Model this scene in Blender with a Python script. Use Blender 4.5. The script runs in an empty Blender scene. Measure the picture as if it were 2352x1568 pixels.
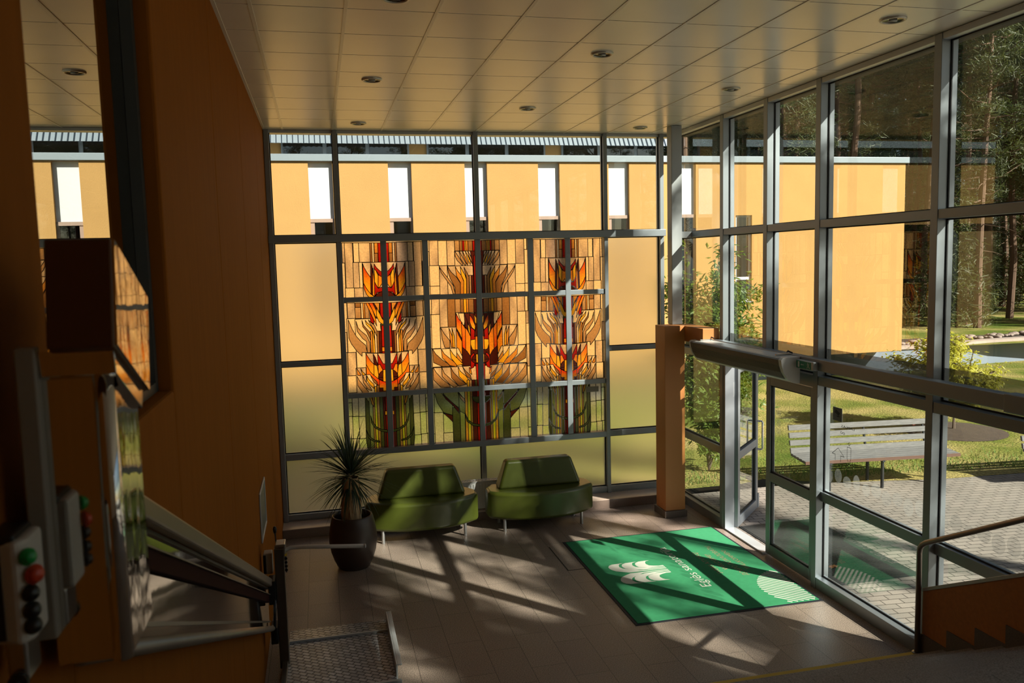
import bpy, bmesh, math, random
from mathutils import Vector, Matrix
from mathutils.geometry import delaunay_2d_cdt
random.seed(7)
sc = bpy.context.scene
col = sc.collection
PI = math.pi
# ------------------------------------------------------------------ render look
vs = sc.view_settings
vs.view_transform = 'Standard'; vs.look = 'None'; vs.gamma = 1.0; vs.use_curve_mapping = False
vs.exposure = 0.85
cy = sc.cycles
cy.max_bounces = 8; cy.diffuse_bounces = 4; cy.glossy_bounces = 4; cy.transmission_bounces = 6
cy.use_adaptive_sampling = True; cy.adaptive_threshold = .025
cy.transparent_max_bounces = 24
cy.use_denoising = True
cy.sample_clamp_indirect = 6.0
cy.caustics_reflective = True; cy.caustics_refractive = True

# ------------------------------------------------------------------ mesh helper
WL = {}          # world origin of every object (all roots are unrotated unless noted)
class MB:
    def __init__(s): s.v = []; s.f = []; s.m = []; s.c = []
    def add(s, vs_, fs, m=0, c=None):
        b = len(s.v); s.v += [tuple(p) for p in vs_]
        for f in fs: s.f.append(tuple(i + b for i in f)); s.m.append(m); s.c.append(c)
        return s
    def box(s, x0, x1, y0, y1, z0, z1, m=0):
        v = [(x0,y0,z0),(x1,y0,z0),(x1,y1,z0),(x0,y1,z0),(x0,y0,z1),(x1,y0,z1),(x1,y1,z1),(x0,y1,z1)]
        return s.add(v, [(0,3,2,1),(4,5,6,7),(0,1,5,4),(1,2,6,5),(2,3,7,6),(3,0,4,7)], m)
    def obox(s, c, ax, ay, az, m=0):
        c = Vector(c); ax = Vector(ax); ay = Vector(ay); az = Vector(az)
        v = [c + i*ax + j*ay + k*az for k in (-1,1) for i, j in ((-1,-1),(1,-1),(1,1),(-1,1))]
        return s.add(v, [(0,3,2,1),(4,5,6,7),(0,1,5,4),(1,2,6,5),(2,3,7,6),(3,0,4,7)], m)
    def quad(s, a, b, c, d, m=0): return s.add([a,b,c,d], [(0,1,2,3)], m)
    def extr(s, poly, axis, a, b, m=0):
        # poly: 2-D outline; axis 'x': (y,z) along x; 'y': (x,z) along y; 'z': (x,y) along z
        n = len(poly)
        def P(p, t): return {'x': (t,p[0],p[1]), 'y': (p[0],t,p[1]), 'z': (p[0],p[1],t)}[axis]
        v = [P(p,a) for p in poly] + [P(p,b) for p in poly]
        ar = sum(poly[i][0]*poly[(i+1)%n][1]-poly[(i+1)%n][0]*poly[i][1] for i in range(n))
        flip = (ar > 0) != (axis == 'y')
        if b < a: flip = not flip
        fs = []
        for i in range(n):
            j = (i+1) % n
            fs.append((i,j,j+n,i+n) if flip else (i,i+n,j+n,j))
        fs.append(tuple(range(n))[::-1] if flip else tuple(range(n)))
        fs.append(tuple(range(n,2*n)) if flip else tuple(range(n,2*n))[::-1])
        return s.add(v, fs, m)
    def tube(s, path, r, n=10, m=0, cap=True):
        path = [Vector(p) for p in path]; k = len(path)
        rs = r if isinstance(r, (list, tuple)) else [r]*k
        b = len(s.v); up = None
        for i, p in enumerate(path):
            d = (path[min(i+1,k-1)] - path[max(i-1,0)]).normalized()
            if up is None:
                up = Vector((0,0,1)) if abs(d.z) < .9 else Vector((1,0,0))
            a = d.cross(up).normalized(); c = a.cross(d).normalized(); up = c
            for j in range(n):
                t = 2*PI*j/n
                s.v.append(tuple(p + (a*math.cos(t) + c*math.sin(t))*rs[i]))
        for i in range(k-1):
            for j in range(n):
                q = (j+1) % n
                s.f.append((b+i*n+j, b+i*n+q, b+(i+1)*n+q, b+(i+1)*n+j)); s.m.append(m); s.c.append(None)
        if cap:
            s.f.append(tuple(b+j for j in range(n))[::-1]); s.m.append(m); s.c.append(None)
            s.f.append(tuple(b+(k-1)*n+j for j in range(n))); s.m.append(m); s.c.append(None)
        return s
    def lathe(s, prof, cx, cy_, n=32, m=0, close=False):
        b = len(s.v); k = len(prof)
        for r, z in prof:
            for j in range(n):
                t = 2*PI*j/n; s.v.append((cx+r*math.cos(t), cy_+r*math.sin(t), z))
        for i in range(k-1):
            for j in range(n):
                q = (j+1) % n
                s.f.append((b+i*n+j, b+i*n+q, b+(i+1)*n+q, b+(i+1)*n+j)); s.m.append(m); s.c.append(None)
        if close:
            s.f.append(tuple(b+j for j in range(n))[::-1]); s.m.append(m); s.c.append(None)
            s.f.append(tuple(b+(k-1)*n+j for j in range(n))); s.m.append(m); s.c.append(None)
        return s
    def build(s, name, mats, parent=None, smooth=False, bevel=0, seg=2, origin=None, colors=False):
        if not isinstance(mats, (list, tuple)): mats = [mats]
        if origin is None:
            if parent is not None: origin = WL[parent.name]
            else:
                xs = [p[0] for p in s.v]; ys = [p[1] for p in s.v]; zs = [p[2] for p in s.v]
                origin = ((min(xs)+max(xs))/2, (min(ys)+max(ys))/2, min(zs))
        me = bpy.data.meshes.new(name)
        o3 = origin
        me.from_pydata([(p[0]-o3[0], p[1]-o3[1], p[2]-o3[2]) for p in s.v], [], s.f)
        for mt in mats: me.materials.append(mt)
        me.polygons.foreach_set('material_index', s.m)
        if smooth: me.polygons.foreach_set('use_smooth', [True]*len(s.f))
        if colors:
            at = me.color_attributes.new('tint', 'FLOAT_COLOR', 'CORNER')
            k = 0
            for f, c in zip(s.f, s.c):
                for i in range(len(f)):
                    q = c[i] if c else (1,1,1)
                    at.data[k].color = (q[0], q[1], q[2], 1); k += 1
        me.update()
        ob = bpy.data.objects.new(name, me); col.objects.link(ob)
        if parent is not None:
            ob.parent = parent; pw = WL[parent.name]
            ob.location = (o3[0]-pw[0], o3[1]-pw[1], o3[2]-pw[2])
        else: ob.location = o3
        WL[ob.name] = tuple(o3)
        if bevel:
            b = ob.modifiers.new('bevel', 'BEVEL'); b.width = bevel; b.segments = seg; b.limit_method = 'ANGLE'; b.angle_limit = .6
            b.harden_normals = False
        return ob
def thing(name, loc, label, cat, group=None):
    o = bpy.data.objects.new(name, None); col.objects.link(o); o.location = loc; o.empty_display_size = .1
    WL[o.name] = tuple(loc); tag(o, label, cat, group); return o
def tag(o, label=None, cat=None, group=None, kind=None):
    if label: o['label'] = label
    if cat: o['category'] = cat
    if group: o['group'] = group
    if kind: o['kind'] = kind
    return o
def struct(o, label=None, cat=None):
    o['kind'] = 'structure'
    if label: o['label'] = label
    if cat: o['category'] = cat
    return o
def copy_tree(o, loc, label=None, rz=None):
    r = o.copy(); col.objects.link(r); r.location = loc
    if rz is not None: r.rotation_euler = (0,0,rz)
    if label: r['label'] = label
    for ch in list(o.children):
        c = ch.copy(); col.objects.link(c); c.parent = r
        for g in list(ch.children):
            d = g.copy(); col.objects.link(d); d.parent = c
    return r

# ------------------------------------------------------------------ materials
def nodes(name):
    m = bpy.data.materials.new(name); m.use_nodes = True
    nt = m.node_tree; nt.nodes.clear()
    out = nt.nodes.new('ShaderNodeOutputMaterial')
    return m, nt, out
def N(nt, t, **kw):
    n = nt.nodes.new(t)
    for k, v in kw.items():
        if k in n.inputs: n.inputs[k].default_value = v
        else: setattr(n, k, v)
    return n
def L(nt, a, ao, b, bi): nt.links.new(a.outputs[ao], b.inputs[bi])
def mat(name, c, rough=.5, metal=0, var=.08, nscale=6, bump=0, bscale=120, spec=.5, coat=0, coord='Object', stretch=None):
    m, nt, out = nodes(name)
    p = N(nt, 'ShaderNodeBsdfPrincipled')
    p.inputs['Roughness'].default_value = rough; p.inputs['Metallic'].default_value = metal
    p.inputs['Specular IOR Level'].default_value = spec; p.inputs['Coat Weight'].default_value = coat
    tc = N(nt, 'ShaderNodeTexCoord')
    mp = N(nt, 'ShaderNodeMapping')
    if stretch: mp.inputs['Scale'].default_value = stretch
    L(nt, tc, coord, mp, 'Vector')
    nz = N(nt, 'ShaderNodeTexNoise'); nz.inputs['Scale'].default_value = nscale; nz.inputs['Detail'].default_value = 5
    L(nt, mp, 'Vector', nz, 'Vector')
    mx = N(nt, 'ShaderNodeMix'); mx.data_type = 'RGBA'
    mx.inputs['A'].default_value = (c[0]*(1-var), c[1]*(1-var), c[2]*(1-var), 1)
    mx.inputs['B'].default_value = (min(1,c[0]*(1+var)), min(1,c[1]*(1+var)), min(1,c[2]*(1+var)), 1)
    L(nt, nz, 'Fac', mx, 'Factor'); L(nt, mx, 'Result', p, 'Base Color')
    if bump:
        n2 = N(nt, 'ShaderNodeTexNoise'); n2.inputs['Scale'].default_value = bscale; n2.inputs['Detail'].default_value = 4
        L(nt, mp, 'Vector', n2, 'Vector')
        bp = N(nt, 'ShaderNodeBump'); bp.inputs['Strength'].default_value = bump; bp.inputs['Distance'].default_value = .01
        L(nt, n2, 'Fac', bp, 'Height'); L(nt, bp, 'Normal', p, 'Normal')
    L(nt, p, 'BSDF', out, 'Surface')
    return m
def glass(name, tint=(.9,.93,.91), f0=.05, k=.92):
    m, nt, out = nodes(name)
    lw = N(nt, 'ShaderNodeLayerWeight'); lw.inputs['Blend'].default_value = .5
    pw = N(nt, 'ShaderNodeMath', operation='POWER'); pw.inputs[1].default_value = 4.0
    L(nt, lw, 'Facing', pw, 0)
    ma = N(nt, 'ShaderNodeMath', operation='MULTIPLY_ADD'); ma.inputs[1].default_value = k; ma.inputs[2].default_value = f0
    L(nt, pw, 'Value', ma, 0)
    t = N(nt, 'ShaderNodeBsdfTransparent'); t.inputs['Color'].default_value = (*tint, 1)
    g = N(nt, 'ShaderNodeBsdfGlossy'); g.inputs['Roughness'].default_value = 0.0; g.inputs['Color'].default_value = (.95,.97,.97,1)
    mx = N(nt, 'ShaderNodeMixShader')
    L(nt, ma, 'Value', mx, 'Fac'); L(nt, t, 'BSDF', mx, 1); L(nt, g, 'BSDF', mx, 2); L(nt, mx, 'Shader', out, 'Surface')
    return m
def frosted(name, colr=(.93,.95,.9), rough=.6, ior=1.15, diff=.12):
    m, nt, out = nodes(name)
    r = N(nt, 'ShaderNodeBsdfRefraction'); r.inputs['Color'].default_value = (*colr,1); r.inputs['Roughness'].default_value = rough; r.inputs['IOR'].default_value = ior
    d = N(nt, 'ShaderNodeBsdfTranslucent'); d.inputs['Color'].default_value = (*colr,1)
    mx = N(nt, 'ShaderNodeMixShader'); mx.inputs['Fac'].default_value = diff
    L(nt, r, 'BSDF', mx, 1); L(nt, d, 'BSDF', mx, 2); L(nt, mx, 'Shader', out, 'Surface')
    return m
def brickmat(name, c1, c2, cm, bw, rh, mortar, rough=.5, swap=False, speck=0, offset=.5, bump=.3, rot=0, var=.0, lowf=0):
    m, nt, out = nodes(name)
    p = N(nt, 'ShaderNodeBsdfPrincipled'); p.inputs['Roughness'].default_value = rough
    tc = N(nt, 'ShaderNodeTexCoord'); mp = N(nt, 'ShaderNodeMapping')
    L(nt, tc, 'Object', mp, 'Vector')
    mp.inputs['Rotation'].default_value = (0,0, PI/2 if swap else rot)
    b = N(nt, 'ShaderNodeTexBrick'); b.offset = offset; b.squash = 1
    b.inputs['Scale'].default_value = 1; b.inputs['Brick Width'].default_value = bw; b.inputs['Row Height'].default_value = rh
    b.inputs['Mortar Size'].default_value = mortar; b.inputs['Mortar Smooth'].default_value = .1
    b.inputs['Color1'].default_value = (*c1,1); b.inputs['Color2'].default_value = (*c2,1); b.inputs['Mortar'].default_value = (*cm,1)
    L(nt, mp, 'Vector', b, 'Vector')
    src, so = b, 'Color'
    if speck:
        n = N(nt, 'ShaderNodeTexNoise'); n.inputs['Scale'].default_value = 130; n.inputs['Detail'].default_value = 3
        L(nt, tc, 'Object', n, 'Vector')
        rp = N(nt, 'ShaderNodeMapRange'); rp.inputs['From Min'].default_value = .35; rp.inputs['From Max'].default_value = .65
        rp.inputs['To Min'].default_value = 1-speck; rp.inputs['To Max'].default_value = 1+speck
        L(nt, n, 'Fac', rp, 'Value')
        mm = N(nt, 'ShaderNodeMix'); mm.data_type = 'RGBA'; mm.blend_type = 'MULTIPLY'; mm.inputs['Factor'].default_value = 1
        L(nt, b, 'Color', mm, 'A'); L(nt, rp, 'Result', mm, 'B'); src, so = mm, 'Result'
    if lowf:
        n = N(nt, 'ShaderNodeTexNoise'); n.inputs['Scale'].default_value = .8; n.inputs['Detail'].default_value = 4
        L(nt, tc, 'Object', n, 'Vector')
        rp = N(nt, 'ShaderNodeMapRange'); rp.inputs['From Min'].default_value = .3; rp.inputs['From Max'].default_value = .7
        rp.inputs['To Min'].default_value = 1-lowf; rp.inputs['To Max'].default_value = 1+lowf
        L(nt, n, 'Fac', rp, 'Value')
        mm = N(nt, 'ShaderNodeMix'); mm.data_type = 'RGBA'; mm.blend_type = 'MULTIPLY'; mm.inputs['Factor'].default_value = 1
        nt.links.new(src.outputs[so], mm.inputs['A']); L(nt, rp, 'Result', mm, 'B'); src, so = mm, 'Result'
    nt.links.new(src.outputs[so], p.inputs['Base Color'])
    if bump:
        bp = N(nt, 'ShaderNodeBump'); bp.inputs['Strength'].default_value = bump; bp.inputs['Distance'].default_value = .004; bp.invert = True
        L(nt, b, 'Fac', bp, 'Height'); L(nt, bp, 'Normal', p, 'Normal')
    L(nt, p, 'BSDF', out, 'Surface')
    return m
M = {}
M['laminate'] = mat('orange brown laminate', (.29,.094,.012), .75, var=.16, nscale=3, stretch=(6,6,.5), spec=.04)
M['laminate2'] = mat('orange brown column board', (.50,.19,.05), .5, var=.08, nscale=4)
M['alu'] = mat('grey anodised aluminium', (.27,.30,.325), .42, .55, .04, 4)
M['alu_light'] = mat('pale powder coated metal', (.50,.53,.54), .4, .25, .04, 5)
M['steel_post'] = mat('painted steel post', (.36,.38,.39), .5, .2, .05, 4)
M['rubber'] = mat('black rubber', (.012,.012,.013), .6)
M['tile'] = mat('ceiling tile semi gloss white', (.83,.78,.70), .27, var=.05, nscale=2.5, spec=.75)
M['tbar'] = mat('ceiling grid bar', (.72,.68,.62), .3)
M['dark'] = mat('dark void', (.01,.009,.008), .8)
M['granite'] = brickmat('brown granite floor tiles', (.275,.215,.172), (.24,.185,.152), (.045,.036,.03), .61, .305, .0022, .42, True, .6, .37, .15, lowf=.10)
M['granite2'] = mat('brown granite slab', (.13,.098,.08), .45, var=.5, nscale=140)
M['kerbtop'] = mat('polished brown granite', (.20,.15,.12), .14, var=.4, nscale=140, spec=.8)
M['ac'] = mat('light grey enamel casing', (.68,.68,.66), .4)
M['granite3'] = brickmat('brown granite step slabs', (.24,.20,.172), (.215,.178,.155), (.05,.04,.035), .9, 4, .002, .5, False, .38, 0, 0)
M['glass'] = glass('clear double glazing')
M['mirrorglass'] = glass('dark reflective window glass', (.25,.22,.18), .62, .35)
M['frost'] = frosted('frosted glass')
M['band'] = None
M['white'] = mat('white enamel', (.75,.75,.73), .4)
M['chrome'] = mat('polished stainless steel', (.78,.77,.74), .055, 1, .03, 3)
M['steel'] = mat('brushed stainless steel', (.45,.45,.44), .3, 1, .06, 20, stretch=(1,1,20))
M['black'] = mat('black plastic', (.012,.012,.012), .35)
M['yellow'] = mat('yellow nosing strip', (.62,.42,.03), .6)
M['mirrored_brown'] = mat('brown wall reflection on metal', (.115,.042,.016), .35, var=.1)  # brown wall mirrored in the steel, put into the colour
M['greypost'] = mat('grey beige painted metal', (.30,.285,.25), .45)
M['grey'] = mat('light grey plastic', (.55,.52,.47), .45)
M['green_b'] = mat('green button', (.01,.30,.06), .3)
M['red_b'] = mat('red button', (.55,.05,.015), .3)
M['sofa'] = mat('olive green leather', (.060,.074,.010), .33, var=.14, nscale=9, bump=.12, bscale=260, coat=.2)
M['leg'] = mat('brushed leg metal', (.5,.5,.5), .35, .8)
M['pot'] = mat('dark brown glazed pot', (.050,.030,.022), .38, var=.35, nscale=5, bump=.05, bscale=40)
M['soil'] = mat('potting soil', (.035,.024,.016), .9)
M['bark_y'] = mat('yucca straw bark', (.55,.37,.19), .85, var=.5, nscale=30, stretch=(1,1,.12), bump=.9, bscale=40)
M['yucca'] = mat('yucca leaf green', (.035,.062,.035), .45, var=.3, nscale=12)
M['mat'] = mat('green carpet pile', (.048,.27,.122), .95, var=.14, nscale=18, bump=.25, bscale=700, spec=.1)
M['matedge'] = mat('dark navy rubber edge', (.010,.012,.018), .7)
M['cream'] = mat('cream print', (.60,.60,.52), .95, spec=.1)
M['tan'] = mat('tan print', (.33,.24,.15), .95, spec=.1)
M['stucco'] = mat('orange ochre stucco', (.415,.238,.085), .9, var=.09, nscale=1.6, bump=.35, bscale=45, spec=.1)
M['whitepanel'] = mat('white render panel', (.58,.58,.58), .7, var=.02)
M['taupe'] = mat('taupe frame', (.30,.20,.15), .6)
M['zinc'] = mat('pale zinc sheet', (.21,.245,.27), .5, .15, .06, 2)
M['zinc2'] = mat('corrugated roof sheet', (.20,.235,.265), .45, .2, .08, 1.2)
M['darkglass'] = glass('dark room glazing', (.03,.035,.04), .10, .8)
M['plinth'] = mat('pale blue plaster', (.17,.205,.26), .8, var=.06)
M['stone'] = mat('coping stone', (.36,.28,.24), .8, var=.25, nscale=5)
M['pebble'] = mat('round pebbles', (.24,.18,.15), .7, var=.35, nscale=2, coord='Object')
M['paver'] = brickmat('interlocking pavers', (.26,.225,.19), (.22,.195,.165), (.055,.045,.038), .20, .10, .006, .85, False, .12, .5, .6, .09, lowf=.15)
M['lawn'] = None
M['grate'] = mat('black ribbed door mat', (.03,.032,.03), .6)
M['wood'] = mat('weathered grey timber', (.15,.145,.14), .75, var=.6, nscale=5, stretch=(1.2,14,14), bump=.3, bscale=30)
M['wood_d'] = mat('reddish brown timber edge', (.12,.06,.04), .7)
M['iron'] = mat('black cast iron', (.018,.018,.02), .6)
M['leaf1'] = mat('shrub leaf green', (.11,.17,.03), .5, var=.35, nscale=3)
M['leaf2'] = mat('yellow green leaf', (.40,.38,.045), .5, var=.3, nscale=4)
M['twig'] = mat('twig bark', (.12,.085,.06), .9, var=.3)
M['pinebark'] = mat('pine bark', (.12,.070,.045), .95, var=.45, nscale=6, stretch=(1,1,.25), bump=.6, bscale=12)
M['needle'] = mat('pine needles', (.040,.068,.022), .6, var=.4, nscale=.7)
M['needle2'] = mat('pine needles warm', (.058,.070,.020), .6, var=.4, nscale=.7)
M['autumn'] = mat('dry autumn leaf', (.42,.17,.05), .7)
M['signgreen'] = mat('exit sign green', (.02,.24,.14), .4)
M['paint'] = mat('orange balustrade board', (.46,.16,.03), .6, var=.25, nscale=30)
M['rail'] = mat('bronze handrail', (.28,.24,.21), .32, .8)
# translucent leaves
def leafy(name, base, trans):
    m = M[name]; nt = m.node_tree
    p = [n for n in nt.nodes if n.type == 'BSDF_PRINCIPLED'][0]; out = [n for n in nt.nodes if n.type == 'OUTPUT_MATERIAL'][0]
    t = N(nt, 'ShaderNodeBsdfTranslucent'); t.inputs['Color'].default_value = (*base,1)
    mx = N(nt, 'ShaderNodeMixShader'); mx.inputs['Fac'].default_value = trans
    L(nt, p, 'BSDF', mx, 1); L(nt, t, 'BSDF', mx, 2); L(nt, mx, 'Shader', out, 'Surface')
leafy('leaf1', (.30,.40,.04), .4); leafy('leaf2', (.7,.68,.07), .4); leafy('needle', (.08,.13,.03), .2); leafy('needle2', (.12,.15,.03), .2); leafy('yucca', (.06,.11,.03), .2)
# grey translucent band along the pane bottoms
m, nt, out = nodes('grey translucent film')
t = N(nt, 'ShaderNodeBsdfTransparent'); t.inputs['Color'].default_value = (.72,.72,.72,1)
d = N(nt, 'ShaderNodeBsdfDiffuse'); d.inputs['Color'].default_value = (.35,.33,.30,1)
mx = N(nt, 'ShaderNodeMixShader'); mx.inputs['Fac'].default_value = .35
L(nt, t, 'BSDF', mx, 1); L(nt, d, 'BSDF', mx, 2); L(nt, mx, 'Shader', out, 'Surface'); M['band'] = m
m, nt, out = nodes('frosted dot decal')
t = N(nt, 'ShaderNodeBsdfTransparent'); t.inputs['Color'].default_value = (.85,.85,.85,1)
d = N(nt, 'ShaderNodeBsdfTranslucent'); d.inputs['Color'].default_value = (.75,.77,.75,1)
mx = N(nt, 'ShaderNodeMixShader'); mx.inputs['Fac'].default_value = .10
L(nt, t, 'BSDF', mx, 1); L(nt, d, 'BSDF', mx, 2); L(nt, mx, 'Shader', out, 'Surface'); M['decal'] = m
# lawn
m, nt, out = nodes('lawn grass')
p = N(nt, 'ShaderNodeBsdfPrincipled'); p.inputs['Roughness'].default_value = .9; p.inputs['Specular IOR Level'].default_value = .1
tc = N(nt, 'ShaderNodeTexCoord')
n1 = N(nt, 'ShaderNodeTexNoise'); n1.inputs['Scale'].default_value = .55; n1.inputs['Detail'].default_value = 7; L(nt, tc, 'Object', n1, 'Vector')
cr = N(nt, 'ShaderNodeValToRGB'); e = cr.color_ramp.elements
e[0].position = .34; e[0].color = (.07,.11,.014,1); e[1].position = .60; e[1].color = (.31,.25,.09,1)
q = e.new(.46); q.color = (.155,.165,.035,1)
L(nt, n1, 'Fac', cr, 'Fac')
n2 = N(nt, 'ShaderNodeTexNoise'); n2.inputs['Scale'].default_value = 26; n2.inputs['Detail'].default_value = 6; L(nt, tc, 'Object', n2, 'Vector')
rp = N(nt, 'ShaderNodeMapRange'); rp.inputs['From Min'].default_value = .3; rp.inputs['From Max'].default_value = .7; rp.inputs['To Min'].default_value = .45; rp.inputs['To Max'].default_value = 1.5
L(nt, n2, 'Fac', rp, 'Value')
mm = N(nt, 'ShaderNodeMix'); mm.data_type = 'RGBA'; mm.blend_type = 'MULTIPLY'; mm.inputs['Factor'].default_value = 1
L(nt, cr, 'Color', mm, 'A'); L(nt, rp, 'Result', mm, 'B'); L(nt, mm, 'Result', p, 'Base Color')
bp = N(nt, 'ShaderNodeBump'); bp.inputs['Strength'].default_value = .8; bp.inputs['Distance'].default_value = .04; L(nt, n2, 'Fac', bp, 'Height'); L(nt, bp, 'Normal', p, 'Normal')
L(nt, p, 'BSDF', out, 'Surface'); M['lawn'] = m
# diamond tread plate
m, nt, out = nodes('aluminium tread plate')
p = N(nt, 'ShaderNodeBsdfPrincipled'); p.inputs['Metallic'].default_value = .35; p.inputs['Roughness'].default_value = .36
tc = N(nt, 'ShaderNodeTexCoord'); mp = N(nt, 'ShaderNodeMapping'); mp.inputs['Rotation'].default_value = (0,0,.62); L(nt, tc, 'Object', mp, 'Vector')
b = N(nt, 'ShaderNodeTexBrick'); b.offset = .5; b.inputs['Scale'].default_value = 1; b.inputs['Brick Width'].default_value = .074; b.inputs['Row Height'].default_value = .042
b.inputs['Mortar Size'].default_value = .0065; b.inputs['Mortar Smooth'].default_value = .4
b.inputs['Color1'].default_value = (.50,.52,.55,1); b.inputs['Color2'].default_value = (.30,.31,.33,1); b.inputs['Mortar'].default_value = (.10,.105,.115,1)
L(nt, mp, 'Vector', b, 'Vector'); L(nt, b, 'Color', p, 'Base Color')
bp = N(nt, 'ShaderNodeBump'); bp.invert = True; bp.inputs['Strength'].default_value = .6; bp.inputs['Distance'].default_value = .004; L(nt, b, 'Fac', bp, 'Height'); L(nt, bp, 'Normal', p, 'Normal')
L(nt, p, 'BSDF', out, 'Surface'); M['tread'] = m
# perforated grille
m, nt, out = nodes('perforated dark grille')
p = N(nt, 'ShaderNodeBsdfPrincipled'); p.inputs['Metallic'].default_value = .3; p.inputs['Roughness'].default_value = .45
tc = N(nt, 'ShaderNodeTexCoord'); sx_ = N(nt, 'ShaderNodeSeparateXYZ'); L(nt, tc, 'Object', sx_, 'Vector'); mp = N(nt, 'ShaderNodeCombineXYZ'); L(nt, sx_, 'Y', mp, 'X'); L(nt, sx_, 'Z', mp, 'Y')
b = N(nt, 'ShaderNodeTexBrick'); b.offset = .5; b.inputs['Scale'].default_value = 1; b.inputs['Brick Width'].default_value = .020; b.inputs['Row Height'].default_value = .0135
b.inputs['Mortar Size'].default_value = .0028; b.inputs['Mortar Smooth'].default_value = .1
b.inputs['Color1'].default_value = (.004,.004,.004,1); b.inputs['Color2'].default_value = (.006,.006,.006,1); b.inputs['Mortar'].default_value = (.17,.165,.155,1)
L(nt, mp, 'Vector', b, 'Vector'); L(nt, b, 'Color', p, 'Base Color'); L(nt, p, 'BSDF', out, 'Surface'); M['grille'] = m
# stained glass
m, nt, out = nodes('stained glass')
at = N(nt, 'ShaderNodeAttribute', attribute_name='tint')
tc = N(nt, 'ShaderNodeTexCoord')
n1 = N(nt, 'ShaderNodeTexNoise'); n1.inputs['Scale'].default_value = 45; n1.inputs['Detail'].default_value = 4; L(nt, tc, 'Object', n1, 'Vector')
rp = N(nt, 'ShaderNodeMapRange'); rp.inputs['From Min'].default_value = .3; rp.inputs['From Max'].default_value = .7; rp.inputs['To Min'].default_value = .84; rp.inputs['To Max'].default_value = 1.12
L(nt, n1, 'Fac', rp, 'Value')
mm = N(nt, 'ShaderNodeMix'); mm.data_type = 'RGBA'; mm.blend_type = 'MULTIPLY'; mm.inputs['Factor'].default_value = 1
L(nt, at, 'Color', mm, 'A'); L(nt, rp, 'Result', mm, 'B')
r = N(nt, 'ShaderNodeBsdfRefraction'); r.inputs['Roughness'].default_value = .38; r.inputs['IOR'].default_value = 1.12; L(nt, mm, 'Result', r, 'Color')
d = N(nt, 'ShaderNodeBsdfTranslucent'); L(nt, mm, 'Result', d, 'Color')
x1 = N(nt, 'ShaderNodeMixShader'); x1.inputs['Fac'].default_value = .15; L(nt, r, 'BSDF', x1, 1); L(nt, d, 'BSDF', x1, 2)
g = N(nt, 'ShaderNodeBsdfGlossy'); g.inputs['Roughness'].default_value = .12
x2 = N(nt, 'ShaderNodeMixShader'); x2.inputs['Fac'].default_value = .04; L(nt, x1, 'Shader', x2, 1); L(nt, g, 'BSDF', x2, 2)
L(nt, x2, 'Shader', out, 'Surface'); M['stained'] = m
M['lead'] = mat('lead came', (.035,.033,.03), .5, .4)

# ------------------------------------------------------------------ camera, sun, sky
yaw, pitch, roll = .229781249, .0984945441, -.0246576519
fwd = Vector((math.sin(yaw)*math.cos(pitch), math.cos(yaw)*math.cos(pitch), -math.sin(pitch)))
rgt = Vector((math.cos(yaw), -math.sin(yaw), 0)); up = rgt.cross(fwd)
r2 = rgt*math.cos(roll) + up*math.sin(roll); u2 = -rgt*math.sin(roll) + up*math.cos(roll)
cam = bpy.data.cameras.new('camera'); cam.sensor_width = 36; cam.lens = 1878.224/2352*36
cam.clip_start = .05; cam.clip_end = 600
cam.dof.use_dof = True; cam.dof.focus_distance = 9.5; cam.dof.aperture_fstop = 4.5
co = bpy.data.objects.new('camera', cam); col.objects.link(co); sc.camera = co
mw = Matrix.Identity(4)
for i in range(3): mw[i][0] = r2[i]; mw[i][1] = u2[i]; mw[i][2] = -fwd[i]
mw.translation = Vector((0,0,3.38)); co.matrix_world = mw
SUN = Vector((-.97, 1.17, -1.0)).normalized()
sl = bpy.data.lights.new('sun', 'SUN'); sl.energy = 8.0; sl.angle = math.radians(.53); sl.color = (1,.93,.82)
so = bpy.data.objects.new('sun', sl); col.objects.link(so); so.location = (20,-24,30)
so.rotation_euler = SUN.to_track_quat('-Z','Y').to_euler()
w = bpy.data.worlds.new('sky'); sc.world = w; w.use_nodes = True; nt = w.node_tree; nt.nodes.clear()
wo = N(nt, 'ShaderNodeOutputWorld'); bg = N(nt, 'ShaderNodeBackground'); bg.inputs['Strength'].default_value = .065
sk = N(nt, 'ShaderNodeTexSky'); sk.sky_type = 'NISHITA'; sk.sun_disc = False
sk.sun_elevation = math.asin(-SUN.z); sk.sun_rotation = math.atan2(-SUN.x, -SUN.y)
sk.air_density = 1.0; sk.dust_density = 1.0; sk.ozone_density = 1.0
L(nt, sk, 'Color', bg, 'Color'); L(nt, bg, 'Background', wo, 'Surface')

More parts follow.
